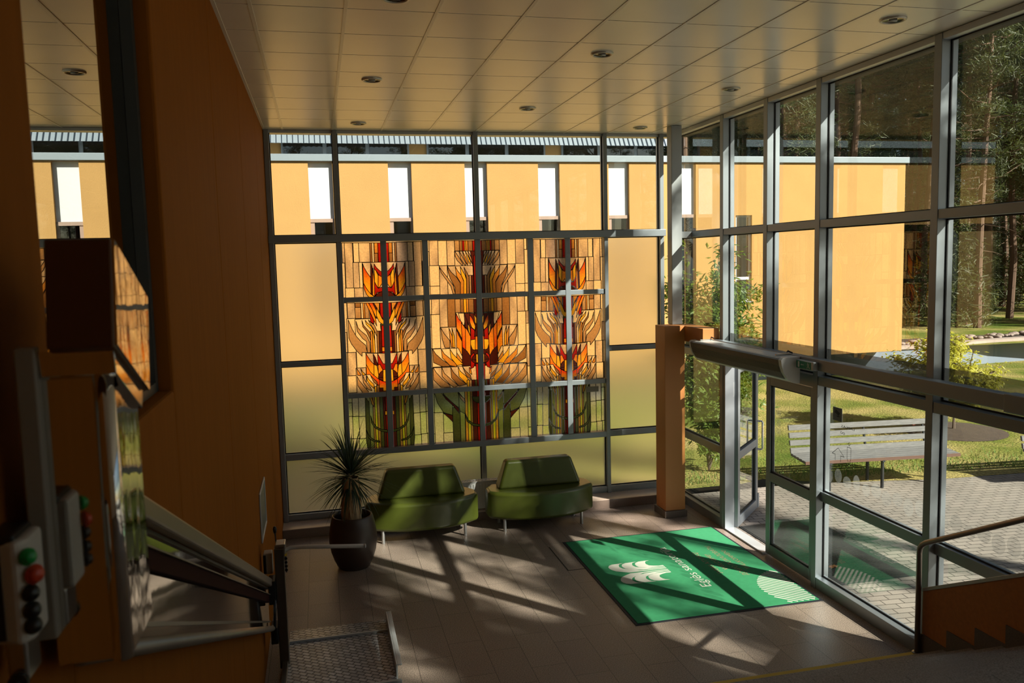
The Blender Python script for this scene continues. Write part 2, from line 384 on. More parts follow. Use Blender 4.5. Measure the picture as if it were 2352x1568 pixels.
SG_L="""s:519,3655 480,3655 480,3402 519,3402|c:535,3402 491,3402 491,2963 535,2963|s:486,3654 385,3654 385,3084 486,3084|c:498,3084 386,3084 386,2957 498,2957|c:378,3652 308,3652 308,3407 378,3407|s:308,3651 169,3651 169,3405 308,3405|B:169,3649 143,3649 143,3403 169,3403|c:143,3649 117,3649 117,3402 143,3402|A:114,3648 65,3648 65,3516 114,3516|B:119,3516 70,3516 70,3401 119,3401|R:68,3647 -5,3647 -5,3400 68,3400|s:390,3407 315,3407 315,3082 390,3082|c:315,3406 263,3406 263,3080 315,3080|s:386,3081 272,3081 272,2954 386,2954|s:274,3402 -5,3402 -5,2947 274,2947|c:538,2896 488,2896 488,2520 538,2520|s:552,2520 502,2520 502,2262 552,2262|c:559,2262 514,2262 514,1963 559,1963|s:571,1963 525,1963 525,1742 571,1742|s:484,2893 387,2893 387,2695 484,2695|B:384,2890 314,2890 314,2833 384,2833|T:388,2833 315,2833 315,2691 388,2691|c:313,2888 286,2888 286,2689 313,2689|A:286,2887 265,2887 265,2688 286,2688|T:265,2886 212,2886 212,2687 265,2687|c:498,2694 383,2694 383,2258 498,2258|s:503,2258 398,2258 398,1959 503,1959|c:515,1958 392,1958 392,1736 515,1736|s:396,2253 317,2253 317,2047 396,2047|T:327,2241 270,2241 270,2052 327,2052|c:394,2684 23,2684 23,1722 394,1722|s:408,2054 281,2054 281,1730 408,1730|g:523,1688 471,1688 471,1609 523,1609|g:529,1609 476,1609 476,1431 529,1431|p:529,1431 478,1431 478,1140 529,1140|g:531,1140 487,1140 487,994 531,994|p:474,1684 395,1684 395,1427 474,1427|g:478,1426 398,1426 398,1135 478,1135|p:487,1135 404,1135 404,989 487,989|p:395,1678 281,1678 281,1420 395,1420|p:398,1420 292,1420 292,1128 398,1128|g:404,1128 293,1128 293,981 404,981|F:266,3388 255,3347 226,3290 174,3209 179,2996 210,3038 238,3082 267,3141|G1:267,3141 238,3082 210,3038 179,2996 121,2953 126,2945 197,2949 235,2998 262,3070|M:166,3391 150,3350 149,3217 158,2983 179,2996 174,3209|O:149,3217 141,3332 127,3154 132,2968 158,2983|R:123,3381 98,3336 51,3289 30,3281 33,3214 62,3232 100,3290 125,3323|Y:125,3323 100,3290 78,3233 84,3070 107,3110 127,3154|O:77,3242 33,3214 -5,3212 -5,3097 36,3125 59,3090 84,3070|R:127,3154 107,3110 84,3070 42,3081 -5,3079 -5,3026 97,3017 132,2968|M:128,2945 125,2962 117,2979 105,2993 88,3006 69,3017 47,3024 22,3029 -2,3030 1,2940|R:33,3022 -5,3025 -5,2940 36,2942|M:169,2884 -5,2877 -1,2587 60,2608 110,2700|O:250,2887 215,2886 166,2791 132,2683 122,2584 154,2662 202,2775|F:211,2885 162,2884 117,2780 121,2682 166,2791|A:147,2883 76,2881 81,2752 114,2825|R:71,2880 -5,2877 -4,2677 40,2679 70,2716|Y:115,2825 81,2752 49,2679 -2,2605 -1,2578 43,2598 91,2642 120,2718|R:202,2766 154,2662 156,2612 199,2641|D:75,2609 74,2579 72,2550 67,2523 59,2500 50,2481 39,2466 26,2457 13,2453 7,2606|R:61,2590 -5,2587 15,1955 86,1959|O:76,2312 1,2308 4,2249 78,2252|A:207,2523 181,2523 181,2240 207,2240|Y:181,2522 154,2522 154,2239 181,2239|c:154,2521 126,2521 126,2237 154,2237|B:126,2520 98,2520 98,2236 126,2236|M:98,2519 66,2519 66,2235 98,2235|T:479,2682 432,2552 384,2461 334,2401 273,2345 255,2249 322,2252 324,2203 391,2279 449,2366 480,2444|T:381,2657 358,2570 325,2530 257,2469 218,2382 215,2247 255,2249 260,2392 306,2430 372,2528|B:308,2668 287,2600 260,2566 226,2525 200,2479 207,2399 255,2523 298,2582|Y:266,2667 240,2630 189,2586 156,2522 154,2397 177,2523 254,2612|T:226,2672 197,2635 149,2594 121,2521 123,2449 169,2559 210,2629|s:279,2241 22,2228 30,2029 188,2074|F:274,2237 254,2200 218,2139 177,2091 183,1947 227,1994 276,2096|H:276,2096 227,1994 183,1947 116,1889 120,1789 186,1865 232,1962 278,1961|M:182,2227 156,2180 126,2079 139,2071 177,2091|Y:177,2091 139,2071 125,1980 116,1889 183,1947|R:125,2229 96,2168 60,2094 10,2082 14,1983 63,2004 99,2087 126,2079|O:126,2079 99,2087 63,2004 86,1978 114,1943 125,1980|M:127,1916 124,1937 117,1956 106,1974 92,1989 75,2001 55,2010 34,2014 13,2015 17,1910|M:127,1916 125,1907 120,1899 110,1890 96,1883 80,1876 61,1871 40,1867 19,1865 17,1910|Y:63,2016 13,2014 19,1847 69,1849|F:116,1889 69,1864 10,1846 16,1710 95,1742 120,1789|A:398,2049 376,2012 345,1965 356,1953 394,1962|Y:348,2046 324,2000 287,1962 326,1955|T:397,1950 373,1894 314,1809 260,1743 265,1719 335,1729 393,1823|T:326,1955 302,1890 232,1795 216,1749 263,1766 321,1864|Y:273,1948 249,1896 186,1829 188,1775 243,1832 272,1888|B:225,1946 195,1911 147,1863 140,1817 188,1856|Y:183,1801 155,1801 155,1713 183,1713|B:155,1817 119,1817 119,1712 155,1712|M:119,1778 73,1778 73,1709 119,1709|R:74,1738 15,1738 15,1706 74,1706|D:307,1677 253,1588 249,1460 256,1204 210,1109 154,1082 158,967 299,978 314,1098 311,1427|G:260,1672 213,1672 213,973 260,973|B:213,1670 187,1670 187,970 213,970|y:187,1668 158,1668 158,968 187,968|B:158,1666 124,1666 124,965 158,965|D:124,1663 81,1663 81,962 124,962|M:81,1661 49,1661 49,959 81,959|R:49,1658 -5,1658 -5,955 49,955|A:247,1673 230,1672 198,1584 199,1539 226,1577|O:59,1474 -5,1469 -5,1414 61,1420|D:247,1423 227,1348 182,1276 115,1234 35,1221 36,1188 116,1209 195,1255 240,1331|D:311,1245 271,1150 210,1100 139,1081 140,1063 220,1078 284,1129"""
SG_C="""c:671,3665 629,3665 629,3524 671,3524|c:682,3524 635,3524 635,3076 682,3076|s:633,3664 514,3664 514,3340 633,3340|c:518,3661 399,3661 399,3337 518,3337|s:403,3660 299,3660 299,3334 403,3334|c:638,3340 507,3340 507,3074 638,3074|c:636,3074 505,3074 505,2964 636,2964|s:509,3337 395,3337 395,2960 509,2960|s:404,3330 -5,3330 -5,2951 404,2951|s:302,3520 -5,3520 -5,3329 302,3329|T:298,3658 235,3658 235,3523 298,3523|B:235,3657 196,3657 196,3522 235,3522|R:196,3656 169,3656 169,3521 196,3521|Y:169,3656 150,3656 150,3521 169,3521|A:150,3655 122,3655 122,3520 150,3520|B:122,3654 61,3654 61,3519 122,3519|R:61,3653 12,3653 12,3518 61,3518|M:12,3652 -5,3652 -5,3517 12,3517|c:669,2909 625,2909 625,2706 669,2706|s:676,2706 628,2706 628,2540 676,2540|c:678,2540 629,2540 629,2260 678,2260|s:685,2259 632,2259 632,1960 685,1960|c:685,1960 638,1960 638,1730 685,1730|s:629,2907 519,2907 519,2703 629,2703|c:637,2703 522,2703 522,2256 637,2256|s:523,2903 414,2903 414,2532 523,2532|B:418,2899 315,2899 315,2528 418,2528|c:640,2251 313,2251 313,2012 640,2012|s:525,2530 308,2530 308,2248 525,2248|s:644,2003 -5,2003 -5,1709 644,1709|T:316,2896 245,2896 245,2718 316,2718|B:245,2894 202,2894 202,2716 245,2716|Y:202,2893 165,2893 165,2714 202,2714|A:165,2892 136,2892 136,2713 165,2713|B:136,2890 67,2890 67,2711 136,2711|M:67,2887 -5,2887 -5,2708 67,2708|g:683,1680 633,1680 633,1410 683,1410|p:686,1409 629,1409 629,1124 686,1124|g:686,1123 636,1123 636,998 686,998|g:633,1675 509,1675 509,1404 633,1404|p:637,1404 517,1404 517,991 637,991|g:518,1395 390,1395 390,1126 518,1126|p:522,1126 391,1126 391,982 522,982|T:300,3524 245,3441 194,3353 204,3331 269,3398 297,3460|T:242,3523 200,3449 150,3352 165,3330 219,3415|A:198,3522 165,3457 123,3369 133,3333 179,3440|Y:159,3521 129,3465 92,3386 97,3339 139,3439|T:127,3520 94,3464 67,3394 72,3350 112,3447|M:92,3520 -5,3517 -5,2944 63,2947 63,3306|T:512,3327 470,3265 403,3180 332,3078 308,2964 339,2965 363,3062 421,3151 480,3239|B:398,3324 357,3253 280,3176 236,3102 240,2958 308,2961 312,3052 368,3167 392,3245|A:298,3321 268,3263 222,3206 191,3127 196,2957 240,2958 236,3110 286,3199|Y:231,3319 206,3272 172,3208 155,3152 160,2956 196,2957 191,3135 222,3206|B:183,3309 145,3239 118,3182 121,2955 160,2956 154,3166|T:117,3202 91,3202 91,2954 117,2954|M:91,3201 55,3201 55,2953 91,2953|R:51,3462 2,3462 2,2951 51,2951|M:223,2707 -5,2697 -5,1995 245,2009|c:277,2709 198,2706 191,2609 204,2539 245,2590|F:308,2710 270,2630 229,2584 236,2346 275,2427 308,2490|O:308,2490 275,2427 236,2346 243,2142 288,2242 312,2261|M:311,2517 274,2453 236,2363 237,2333 282,2422|H:240,2584 209,2539 189,2503 192,2216 235,2257 236,2346|O:190,2520 157,2475 120,2394 128,2127 175,2201 192,2216|M:200,2706 170,2634 146,2554 148,2492 190,2520|F:126,2686 90,2631 53,2532 59,2476 102,2513 129,2589|Y:156,2581 129,2518 120,2394 148,2469|R:117,2517 64,2476 55,2346 122,2349|Y:122,2349 55,2355 59,2209 102,2220 124,2284|Y:67,2692 36,2638 39,2546 59,2582|M:68,2391 66,2422 62,2452 55,2479 46,2503 36,2522 24,2537 12,2545 -1,2548 4,2388|O:57,2396 -5,2393 -5,2209 63,2218|R:128,2136 85,2179 59,2088 91,1983 133,1964|F:152,1986 133,1967 119,1886 147,1911|A:314,2190 290,2153 243,2080 245,2018 312,2048|R:61,2035 -5,2030 -5,1690 53,1694|M:117,2082 114,2099 107,2114 96,2129 82,2141 64,2151 44,2158 22,2161 -1,2162 2,2076|M:117,2082 115,2072 109,2061 99,2052 84,2043 67,2035 47,2029 26,2025 3,2023 2,2076|Y:55,2157 -5,2157 -5,2041 55,2041|T:516,2526 471,2445 400,2353 403,2256 468,2260 500,2376|A:407,2521 364,2405 360,2260 383,2261 399,2389|Y:368,2519 338,2403 333,2258 360,2260|B:631,2250 594,2186 509,2103 419,2039 409,2009 512,2014 625,2073|A:516,2244 480,2181 385,2096 312,2034 324,2001 409,2023 508,2129|Y:402,2239 365,2175 278,2082 230,2031 313,2016 393,2123|T:635,2012 594,1939 517,1846 422,1766 411,1733 539,1741 632,1844|T:521,2006 488,1924 402,1839 307,1748 361,1727 419,1769 516,1882|B:400,1999 364,1926 277,1832 195,1760 296,1741 393,1857|Y:302,2003 274,1939 195,1867 149,1789 195,1763 292,1869|B:242,2000 202,1939 138,1878 128,1820 192,1867|Y:186,1817 155,1817 155,1701 186,1701|T:155,1815 123,1815 123,1699 155,1699|M:123,1813 81,1813 81,1697 123,1697|D:81,1811 47,1811 47,1694 81,1694|G:629,1675 541,1670 473,1576 390,1503 394,1356 514,1400 590,1530|G:523,1669 318,1665 299,1601 304,1449 389,1514 472,1603|M:515,1391 394,1356 387,1257 442,1320|D:393,1460 293,1460 293,974 393,974|G:293,1455 228,1455 228,967 293,967|A:224,1676 188,1676 188,963 224,963|y:188,1673 149,1673 149,960 188,960|B:149,1671 120,1671 120,958 149,958|M:120,1668 58,1668 58,954 120,954|R:58,1665 -5,1665 -5,949 58,949|G:306,1664 220,1542 225,1363 292,1403 303,1458|M:523,1672 481,1616 386,1521 304,1440 306,1377 390,1490 482,1580|T:306,1664 275,1609 230,1570 224,1507 285,1579|D:228,1381 186,1279 115,1225 16,1204 17,1175 125,1197 205,1262|D:125,1590 123,1573 116,1555 106,1539 92,1524 74,1512 53,1502 31,1496 8,1493 5,1583"""
# ================================================================== ROOM SHELL
CE = 5.043; GX = 4.845; BY = 10.68      # ceiling height, right glass plane, back glass plane
struct(MB().box(-.58, 4.93, 5.30, 10.75, -.3, 0).build('floor', M['granite'], origin=(-.25,0,0)), 'brown granite tiled lobby floor', 'floor')
# pit hatch seam in the floor beside the mat
sm_ = MB()
sm_.box(2.50,2.51,8.28,9.05,0,.0015); sm_.box(2.50,2.70,8.28,8.29,0,.0015)
sm_.build('floor_hatch_seam', M['dark'], bpy.data.objects['floor'])
# ceiling: separate tile fields with dark joints, wide bars running away from the camera
c = MB()
c.box(-.9, 5.2, -3.2, 10.95, CE+.02, CE+.25, 1)
xs = [-.347+.6*i for i in range(-1,10)]; ys = [5.03+.6*i for i in range(-14,11)]
for i in range(len(xs)-1):
    for j in range(len(ys)-1):
        x0 = max(xs[i], -.578); x1 = min(xs[i+1], 4.86); y0 = ys[j]; y1 = min(ys[j+1], 10.62)
        if x1-x0 > .03 and y1-y0 > .03:
            c.box(x0+.005, x1-.005, y0+.006, y1-.006, CE+.004, CE+.02, 0)
for x in xs:
    if -.57 < x < 4.8: c.box(x-.012, x+.012, -3.0, 10.6, CE, CE+.02, 2)
c.box(-.58, -.556, -3, 10.6, CE, CE+.02, 2)
struct(c.build('ceiling', [M['tile'], M['dark'], M['tbar']]), 'suspended ceiling of square beige tiles', 'ceiling')
struct(MB().box(-1.4, 5.25, -3.3, 10.98, CE+.26, CE+.7).build('trim_1', M['zinc']), 'flat roof slab above the lobby ceiling', 'roof')
# left wall, with the deep window recess (Y 1.97..3.45, above z 2.90)
wl = MB()
for a, b_ in ((-3.0,-.6),(-.6,1.97)): wl.box(-.95, -.58, a+.001, b_-.001, -.1, CE+.02)
wl.box(-.95, -.58, 1.971, 3.449, -.1, 2.90)
for a, b_ in ((3.45,5.35),(5.35,7.25),(7.25,9.15),(9.15,10.8)): wl.box(-.95, -.58, a+.0015, b_-.0015, -.1, CE+.02)
struct(wl.build('wall_left', M['laminate'], bevel=.012), 'orange brown wood laminate wall with vertical seams', 'wall')
g = MB().box(-.684, -.679, 1.97, 3.45, 2.90, CE+.02)
rw = g.build('window_1', M['mirrorglass']); struct(rw, 'tall recessed window mirroring the ceiling and the ochre facade', 'window')
f = MB()
f.box(-.678, -.637, 3.40, 3.449, 2.902, CE); f.box(-.678, -.637, 1.971, 2.0, 2.902, CE); f.box(-.678, -.637, 2.0, 3.40, 2.902, 2.94)
f.build('window_frame', M['rubber_f'] if 'rubber_f' in M else mat('dark blue grey frame', (.045,.05,.052), .5), rw)
MB().box(-.94, -.93, 1.9, 3.6, 2.8, CE).build('dark_room', mat('dark brown room', (.05,.022,.008), .8), rw)
struct(MB().box(-.95, 4.93, -3.3, -3.0, 1.6, CE+.02).build('wall_rear', mat('pale bounce plaster', (.62,.56,.48), .8)), 'unseen wall behind the upper landing, kept pale to bounce light', 'wall')  # rear wall made pale to bounce light into the foreground

# ------------------------------------------------------------ curtain walls
tn = [1]; wn = [1]
def trim(x0,x1,y0,y1,z0,z1,label,m='alu',bev=.003):
    tn[0] += 1
    return struct(MB().box(x0,x1,y0,y1,z0,z1).build('trim_%d' % tn[0], M[m], bevel=bev), label, 'frame bar')
def wpane(x0,x1,y0,y1,z0,z1,label,m='glass',band=None):
    wn[0] += 1
    ob = struct(MB().box(x0,x1,y0,y1,z0,z1).build('window_%d' % wn[0], M[m]), label, 'window pane')
    g = MB(); t = .012
    if x1-x0 < y1-y0:      # pane in a YZ plane
        for s_ in (-1,):
            xa, xb = x0-.012, x0-.001
            g.box(xa,xb,y0,y0+t,z0,z1); g.box(xa,xb,y1-t,y1,z0,z1); g.box(xa,xb,y0+t,y1-t,z0,z0+t); g.box(xa,xb,y0+t,y1-t,z1-t,z1)
    else:
        ya, yb = y0-.012, y0-.001
        g.box(x0,x0+t,ya,yb,z0,z1); g.box(x1-t,x1,ya,yb,z0,z1); g.box(x0+t,x1-t,ya,yb,z0,z0+t); g.box(x0+t,x1-t,ya,yb,z1-t,z1)
    g.build('gasket', M['rubber'], ob)
    if band:
        a, b_ = band
        MB().box(x1+.001, x1+.002, y0+.005, y1-.005, a, b_).build('pane_band', M['band'], ob)
    return ob
# back wall: mullions X ranges, heavy transom z 3.665..3.755
bm = [(-.573,-.515),(.246,.300),(2.020,2.080),(3.790,3.842),(4.602,4.658)]
for i, (a, b_) in enumerate(bm):
    trim(a, b_, 10.56, 10.70, 3.755, CE, 'upper upright of the back glazing, number %d from the left wall' % (i+1))
trim(-.575, 4.66, 10.50, 10.70, 3.665, 3.755, 'heavy horizontal bar of the back glazing above the stained glass')
for i, (a, b_) in enumerate(bm):
    z1 = 3.665 if i in (0,1,3,4) else .92
    trim(a, b_, 10.56, 10.70, .10, z1, 'lower upright of the back glazing, number %d from the left wall' % (i+1))
for a, b_, n in ((-.515,.246,'left of the stained glass'),(3.842,4.602,'right of the stained glass')):
    trim(a, b_, 10.57, 10.69, 2.118, 2.175, 'middle bar of the frosted bay ' + n)
trim(-.515, .246, 10.57, 10.69, .92, 1.0, 'low bar of the frosted bay left of the stained glass')
trim(.300, 3.790, 10.56, 10.70, .92, .995, 'bar carrying the stained glass panel')
trim(3.842, 4.602, 10.57, 10.69, .925, 1.0, 'low bar of the frosted bay right of the stained glass')
for (a, b_), n in zip(((-.515,.246),(.300,2.020),(2.080,3.790),(3.842,4.602)), ('first','second','third','fourth')):
    trim(a, b_, 10.57, 10.69, .15, .215, 'bottom bar of the %s bay of the back glazing' % n)
    wpane(a, b_, BY-.05, BY-.046, 3.755, CE, 'clear upper pane, %s bay of the back glazing' % n)
    wpane(a, b_, BY-.05, BY-.044, .215, .922, 'frosted low pane, %s bay of the back glazing' % n, 'frost')
for a, b_, n in ((-.515,.246,'left of'),(3.842,4.602,'right of')):
    wpane(a, b_, BY-.05, BY-.044, 2.175, 3.665, 'tall frosted pane %s the stained glass' % n, 'frost')
    wpane(a, b_, BY-.05, BY-.044, 1.0, 2.118, 'middle frosted pane %s the stained glass' % n, 'frost')
trim(-.575, 4.66, 10.585, 10.69, .10, .15, 'sill bar under the back glazing')
struct(MB().box(-.578, 4.70, 10.27, 10.70, 0, .115).build('baseboard_back', M['kerbtop'], bevel=.004), 'granite kerb along the back glazing', 'kerb')
MB().box(-.577, 4.66, 10.272, 10.585, .1155, .124).build('sill_board', mat('pale polished stone sill', (.58,.47,.38), .3, var=.08), bpy.data.objects['baseboard_back'])
trim(-.575, 4.9, 10.60, 10.75, CE-.035, CE+.0, 'top bar of the back glazing', 'alu_light')

# right wall: mullions (Y ranges)
rm = [(9.05,9.13),(8.06,8.14),(7.10,7.18),(5.54,5.62),(3.98,4.06),(2.42,2.50),(.86,.94),(-.70,-.62),(-2.26,-2.18)]
names = ['left of the open door','above the meeting of the doors','right of the closed door','beside the stair foot','fifth','sixth','seventh','eighth','ninth']
for i, (a, b_) in enumerate(rm):
    z0 = 2.17 if i == 1 else 0.0
    trim(4.75, 4.90, a, b_, z0, CE, 'upright of the right glazing, ' + names[i])
trim(4.75, 4.90, 10.52, 10.60, 0, CE, 'corner upright of the right glazing')
bays = [(9.13,10.52),(8.14,9.05),(7.18,8.06),(5.62,7.10),(4.06,5.54),(2.50,3.98),(.94,2.42),(-.62,.86),(-2.18,-.70)]
bn = ['corner','open door','closed door','bench view','stair foot','sixth','seventh','eighth','ninth']
for i, (a, b_) in enumerate(bays):
    n = bn[i]
    trim(4.755, 4.88, a, b_, 3.625, 3.70, 'high transom of the %s bay' % n)
    trim(4.755, 4.88, a, b_, CE-.05, CE, 'top bar of the %s bay' % n, 'alu_light')
    wpane(GX, GX+.004, a, b_, 3.70, CE-.05, 'clear top pane of the %s bay, right glazing' % n)
    wpane(GX, GX+.004, a, b_, 2.17, 3.625, 'clear middle pane of the %s bay, right glazing' % n, band=(2.18,2.44))
    if i in (1, 2):
        continue
    trim(4.755, 4.88, a, b_, 2.08, 2.17, 'door-height transom of the %s bay' % n)
    trim(4.80, 4.90, a, b_, .905, 1.0, 'waist rail of the %s bay' % n)
    trim(4.755, 4.88, a, b_, 0, .115, 'bottom rail of the %s bay' % n)
    wpane(GX, GX+.004, a, b_, 1.0, 2.08, 'clear waist to door-height pane of the %s bay' % n)
    wpane(GX, GX+.004, a, b_, .115, .905, 'clear low pane of the %s bay' % n)
trim(4.755, 4.88, 7.18, 9.05, 2.05, 2.17, 'head bar over the two doors')
trim(4.755, 4.90, 8.12, 9.05, -.01, .018, 'metal threshold of the open door', 'alu_light')
trim(4.755, 4.88, 9.00, 9.05, 0, 2.05, 'door jamb left of the open door')
struct(MB().box(4.72, 4.95, -3.0, -2.26, -.1, CE).build('wall_right', M['laminate']), 'laminate wall right of the upper landing', 'wall')
# cable duct beam fixed along the right glazing
hb = MB().box(4.655, 4.752, 4.74, 9.40, 2.245, 2.36).build('cable_duct', M['alu'], bevel=.006)
tag(hb, 'long grey duct running along the right glazing above the doors', 'duct')
MB().box(4.645, 4.752, 4.40, 4.74, 2.235, 2.37).build('end_sleeve', M['alu'], hb, bevel=.008)
# steel corner post, pillar with bracket
tag(MB().box(4.455, 4.60, 9.86, 10.0, 2.50, CE).build('steel_post', M['steel_post'], bevel=.006), 'grey square steel post rising from the orange pillar to the ceiling', 'post')
MB().box(4.60, 4.75, 9.90, 9.96, 3.62, 3.70).build('steel_clamp', M['steel_post'], bpy.data.objects['steel_post'])
pl = thing('pillar', (4.39,9.8,0), 'orange brown square pillar with granite foot at the glass corner', 'pillar')
MB().box(4.235, 4.545, 9.62, 9.98, 0, .09).build('granite_foot', M['granite2'], pl, bevel=.004)
MB().box(4.255, 4.53, 9.65, 9.95, .09, 2.50).build('shaft', M['laminate2'], pl, bevel=.004)
MB().box(4.53, 4.748, 9.14, 9.95, 2.30, 2.495).build('bracket', M['laminate2'], pl, bevel=.004)

# ------------------------------------------------------------ doors
def leaf_door(n, P, d, label, kids=True):
    # P: hinge foot, d: direction along the leaf; local frame along d, normal nrm
    d = Vector(d).normalized(); nr = Vector((-d.y, d.x, 0)); root = thing('door_%d' % n, P, label, 'door'); root['kind'] = 'structure'
    P = Vector(P); W = .925; T = .030
    def bar(a, b_, z0, z1, name, t=T, m='alu', par=root, off=0):
        c_ = P + d*((a+b_)/2) + nr*off + Vector((0,0,(z0+z1)/2))
        return MB().obox(c_, d*((b_-a)/2), nr*t, Vector((0,0,(z1-z0)/2))).build(name, M[m], par, bevel=.004)
    fr = MB()
    for a, b_, z0, z1 in ((0,.085,.02,2.03),(W-.085,W,.02,2.03),(.085,W-.085,1.945,2.03),(.085,W-.085,.865,.965),(.085,W-.085,.02,.14)):
        c_ = P + d*((a+b_)/2) + Vector((0,0,(z0+z1)/2)); fr.obox(c_, d*((b_-a)/2), nr*T, Vector((0,0,(z1-z0)/2)))
    fr.build('door_frame', M['alu'], root, bevel=.004)
    for z0, z1 in ((.965,1.945),(.14,.865)):
        gp = bar(.085, W-.085, z0, z1, 'door_pane', .002, 'glass')
        gk = MB()
        for a, b_, q0, q1 in ((.085,.099,z0,z1),(W-.099,W-.085,z0,z1),(.099,W-.099,z0,z0+.014),(.099,W-.099,z1-.014,z1)):
            c_ = P + d*((a+b_)/2) + Vector((0,0,(q0+q1)/2)); gk.obox(c_, d*((b_-a)/2), nr*.014, Vector((0,0,(q1-q0)/2)))
        gk.build('gasket', M['rubber'], root)
    return root, P, d, nr, W
r1, P, d, nr, W = leaf_door(1, (4.90, 9.0, 0), (.66,.67,0), 'aluminium glass door standing open outwards')
for s in (1,-1):
    h = [P+d*(W-.045)+nr*(s*.03)+Vector((0,0,1.20)), P+d*(W-.045)+nr*(s*.09)+Vector((0,0,1.20)), P+d*(W-.045)+nr*(s*.10)+Vector((0,0,1.185)), P+d*(W-.045)+nr*(s*.10)+Vector((0,0,.84)), P+d*(W-.045)+nr*(s*.09)+Vector((0,0,.825)), P+d*(W-.045)+nr*(s*.03)+Vector((0,0,.825))]
    MB().tube(h, .013, 10).build('pull_handle', M['chrome'], r1, smooth=True)
for z in (.30, 1.75):
    MB().tube([P+nr*.035-d*.01+Vector((0,0,z-.09)), P+nr*.035-d*.01+Vector((0,0,z+.09))], .018, 12).build('hinge', M['alu_light'], r1)
MB().tube([P+d*(W+.0)-nr*.035+Vector((0,0,.03)), P+d*(W+.0)-nr*.035+Vector((0,0,.22))], .014, 10).build('floor_bolt', M['alu_light'], r1)
r2_, P, d, nr, W = leaf_door(2, (4.815, 7.185, 0), (0,1,0), 'aluminium glass door closed beside the doormat')
# door decals (plain discs and a small plate)
for z, kind in ((1.66,'q'),(1.545,'o'),(1.455,'q')):
    dm = MB()
    y = 7.895
    if kind == 'o': dm.add([(4.811, y+.045*math.cos(t*PI/8), z+.045*math.sin(t*PI/8)) for t in range(16)], [tuple(range(16))])
    else: dm.quad((4.811,y-.045,z-.03),(4.811,y+.045,z-.03),(4.811,y+.045,z+.03),(4.811,y-.045,z+.03))
    dm.build('door_sticker', M['decal'], r2_)
# ------------------------------------------------------------ decals on the bench-view pane
pn = [o for o in bpy.data.objects if o.get('label') == 'clear waist to door-height pane of the bench view bay'][0]
pl_ = [o for o in bpy.data.objects if o.get('label') == 'clear waist to door-height pane of the stair foot bay'][0]
M['ink'] = mat('grey ink', (.05,.05,.05), .8)
M['plate'] = mat('grey notice plate', (.16,.16,.15), .7)
nt_ = MB().box(GX-.004, GX-.002, 6.83, 6.975, 1.755, 1.885).build('notice_plate', M['plate'], pn, bevel=0)
cm_ = MB()   # camera pictogram on the notice
cm_.obox((GX-.005,6.905,1.835),(.0008,0,0),(0,.032,.014),(0,-.009,.014)); cm_.obox((GX-.005,6.89,1.80),(.0008,0,0),(0,.022,0),(0,0,.005))
cm_.build('camera_pictogram', M['ink'], nt_)
def line_decal(path, name, par, x=GX-.003, w=.005):
    b = MB()
    for p, q in zip(path, path[1:]):
        p = Vector((x,p[0],p[1])); q = Vector((x,q[0],q[1])); dd = (q-p).normalized(); nn = Vector((0,-dd.z,dd.y))*w*.5
        b.quad(p-nn, q-nn, q+nn, p+nn)
    b.build(name, M['ink'], par)
line_decal([(6.93,1.36),(6.93,1.42),(6.98,1.42),(6.885,1.49),(6.79,1.42),(6.845,1.42),(6.845,1.36)], 'house_pictogram', pn)
line_decal([(6.717,1.58),(6.70,1.563),(6.717,1.546),(6.734,1.563),(6.717,1.58)], 'figure_pictogram', pn)
line_decal([(6.69,1.42),(6.69,1.53),(6.745,1.53),(6.745,1.42),(6.717,1.36),(6.69,1.42)], 'figure_pictogram', pn)
rr = random.Random(3)
for par, y0, y1 in ((pn, 5.70, 7.02), (pl_, 4.2, 5.5)):
    b = MB(); k = 0; y = y1
    while y > y0:
        z = 1.185 + (.03 if k % 2 else 0) + (.0 if par is pn else -.0); ry = .05+.02*rr.random(); rz = .055+.025*rr.random()
        b.add([(GX-.002, y+ry*math.cos(t*PI/10), z+rz*math.sin(t*PI/10)) for t in range(20)], [tuple(range(20))]); y -= .14; k += 1
    b.build('frosted_dots', M['decal'], par)

# ------------------------------------------------------------ text
def text_mesh(body, size, shear=0):
    cu = bpy.data.curves.new('t', 'FONT'); cu.body = body; cu.size = size; cu.align_x = 'CENTER'; cu.align_y = 'CENTER'; cu.resolution_u = 3; cu.shear = shear
    ob = bpy.data.objects.new('t', cu); col.objects.link(ob)
    dg = bpy.context.evaluated_depsgraph_get(); dg.update()
    me = bpy.data.meshes.new_from_object(ob.evaluated_get(dg))
    vs_ = [v.co.copy() for v in me.vertices]; fs = [tuple(p.vertices) for p in me.polygons]
    bpy.data.objects.remove(ob); bpy.data.curves.remove(cu); bpy.data.meshes.remove(me)
    return vs_, fs
def put_text(body, size, O, ex, ey, name, m, par, width=None):
    vs_, fs = text_mesh(body, size)
    if not vs_: return
    k = 1
    if width:
        w_ = max(v.x for v in vs_)-min(v.x for v in vs_); k = width/w_
    O = Vector(O); ex = Vector(ex); ey = Vector(ey)
    MB().add([O+ex*v.x*k+ey*v.y for v in vs_], fs).build(name, m, par)
for i, (t, z, wd) in enumerate((('LAIKAS', 1.715, .20), ('00', 1.65, .07))):
    put_text(t, .034, (GX-.003, 6.74 if i == 0 else 6.82, z), (0,1,0), (0,0,1), 'window_lettering', M['ink'], pn, wd)
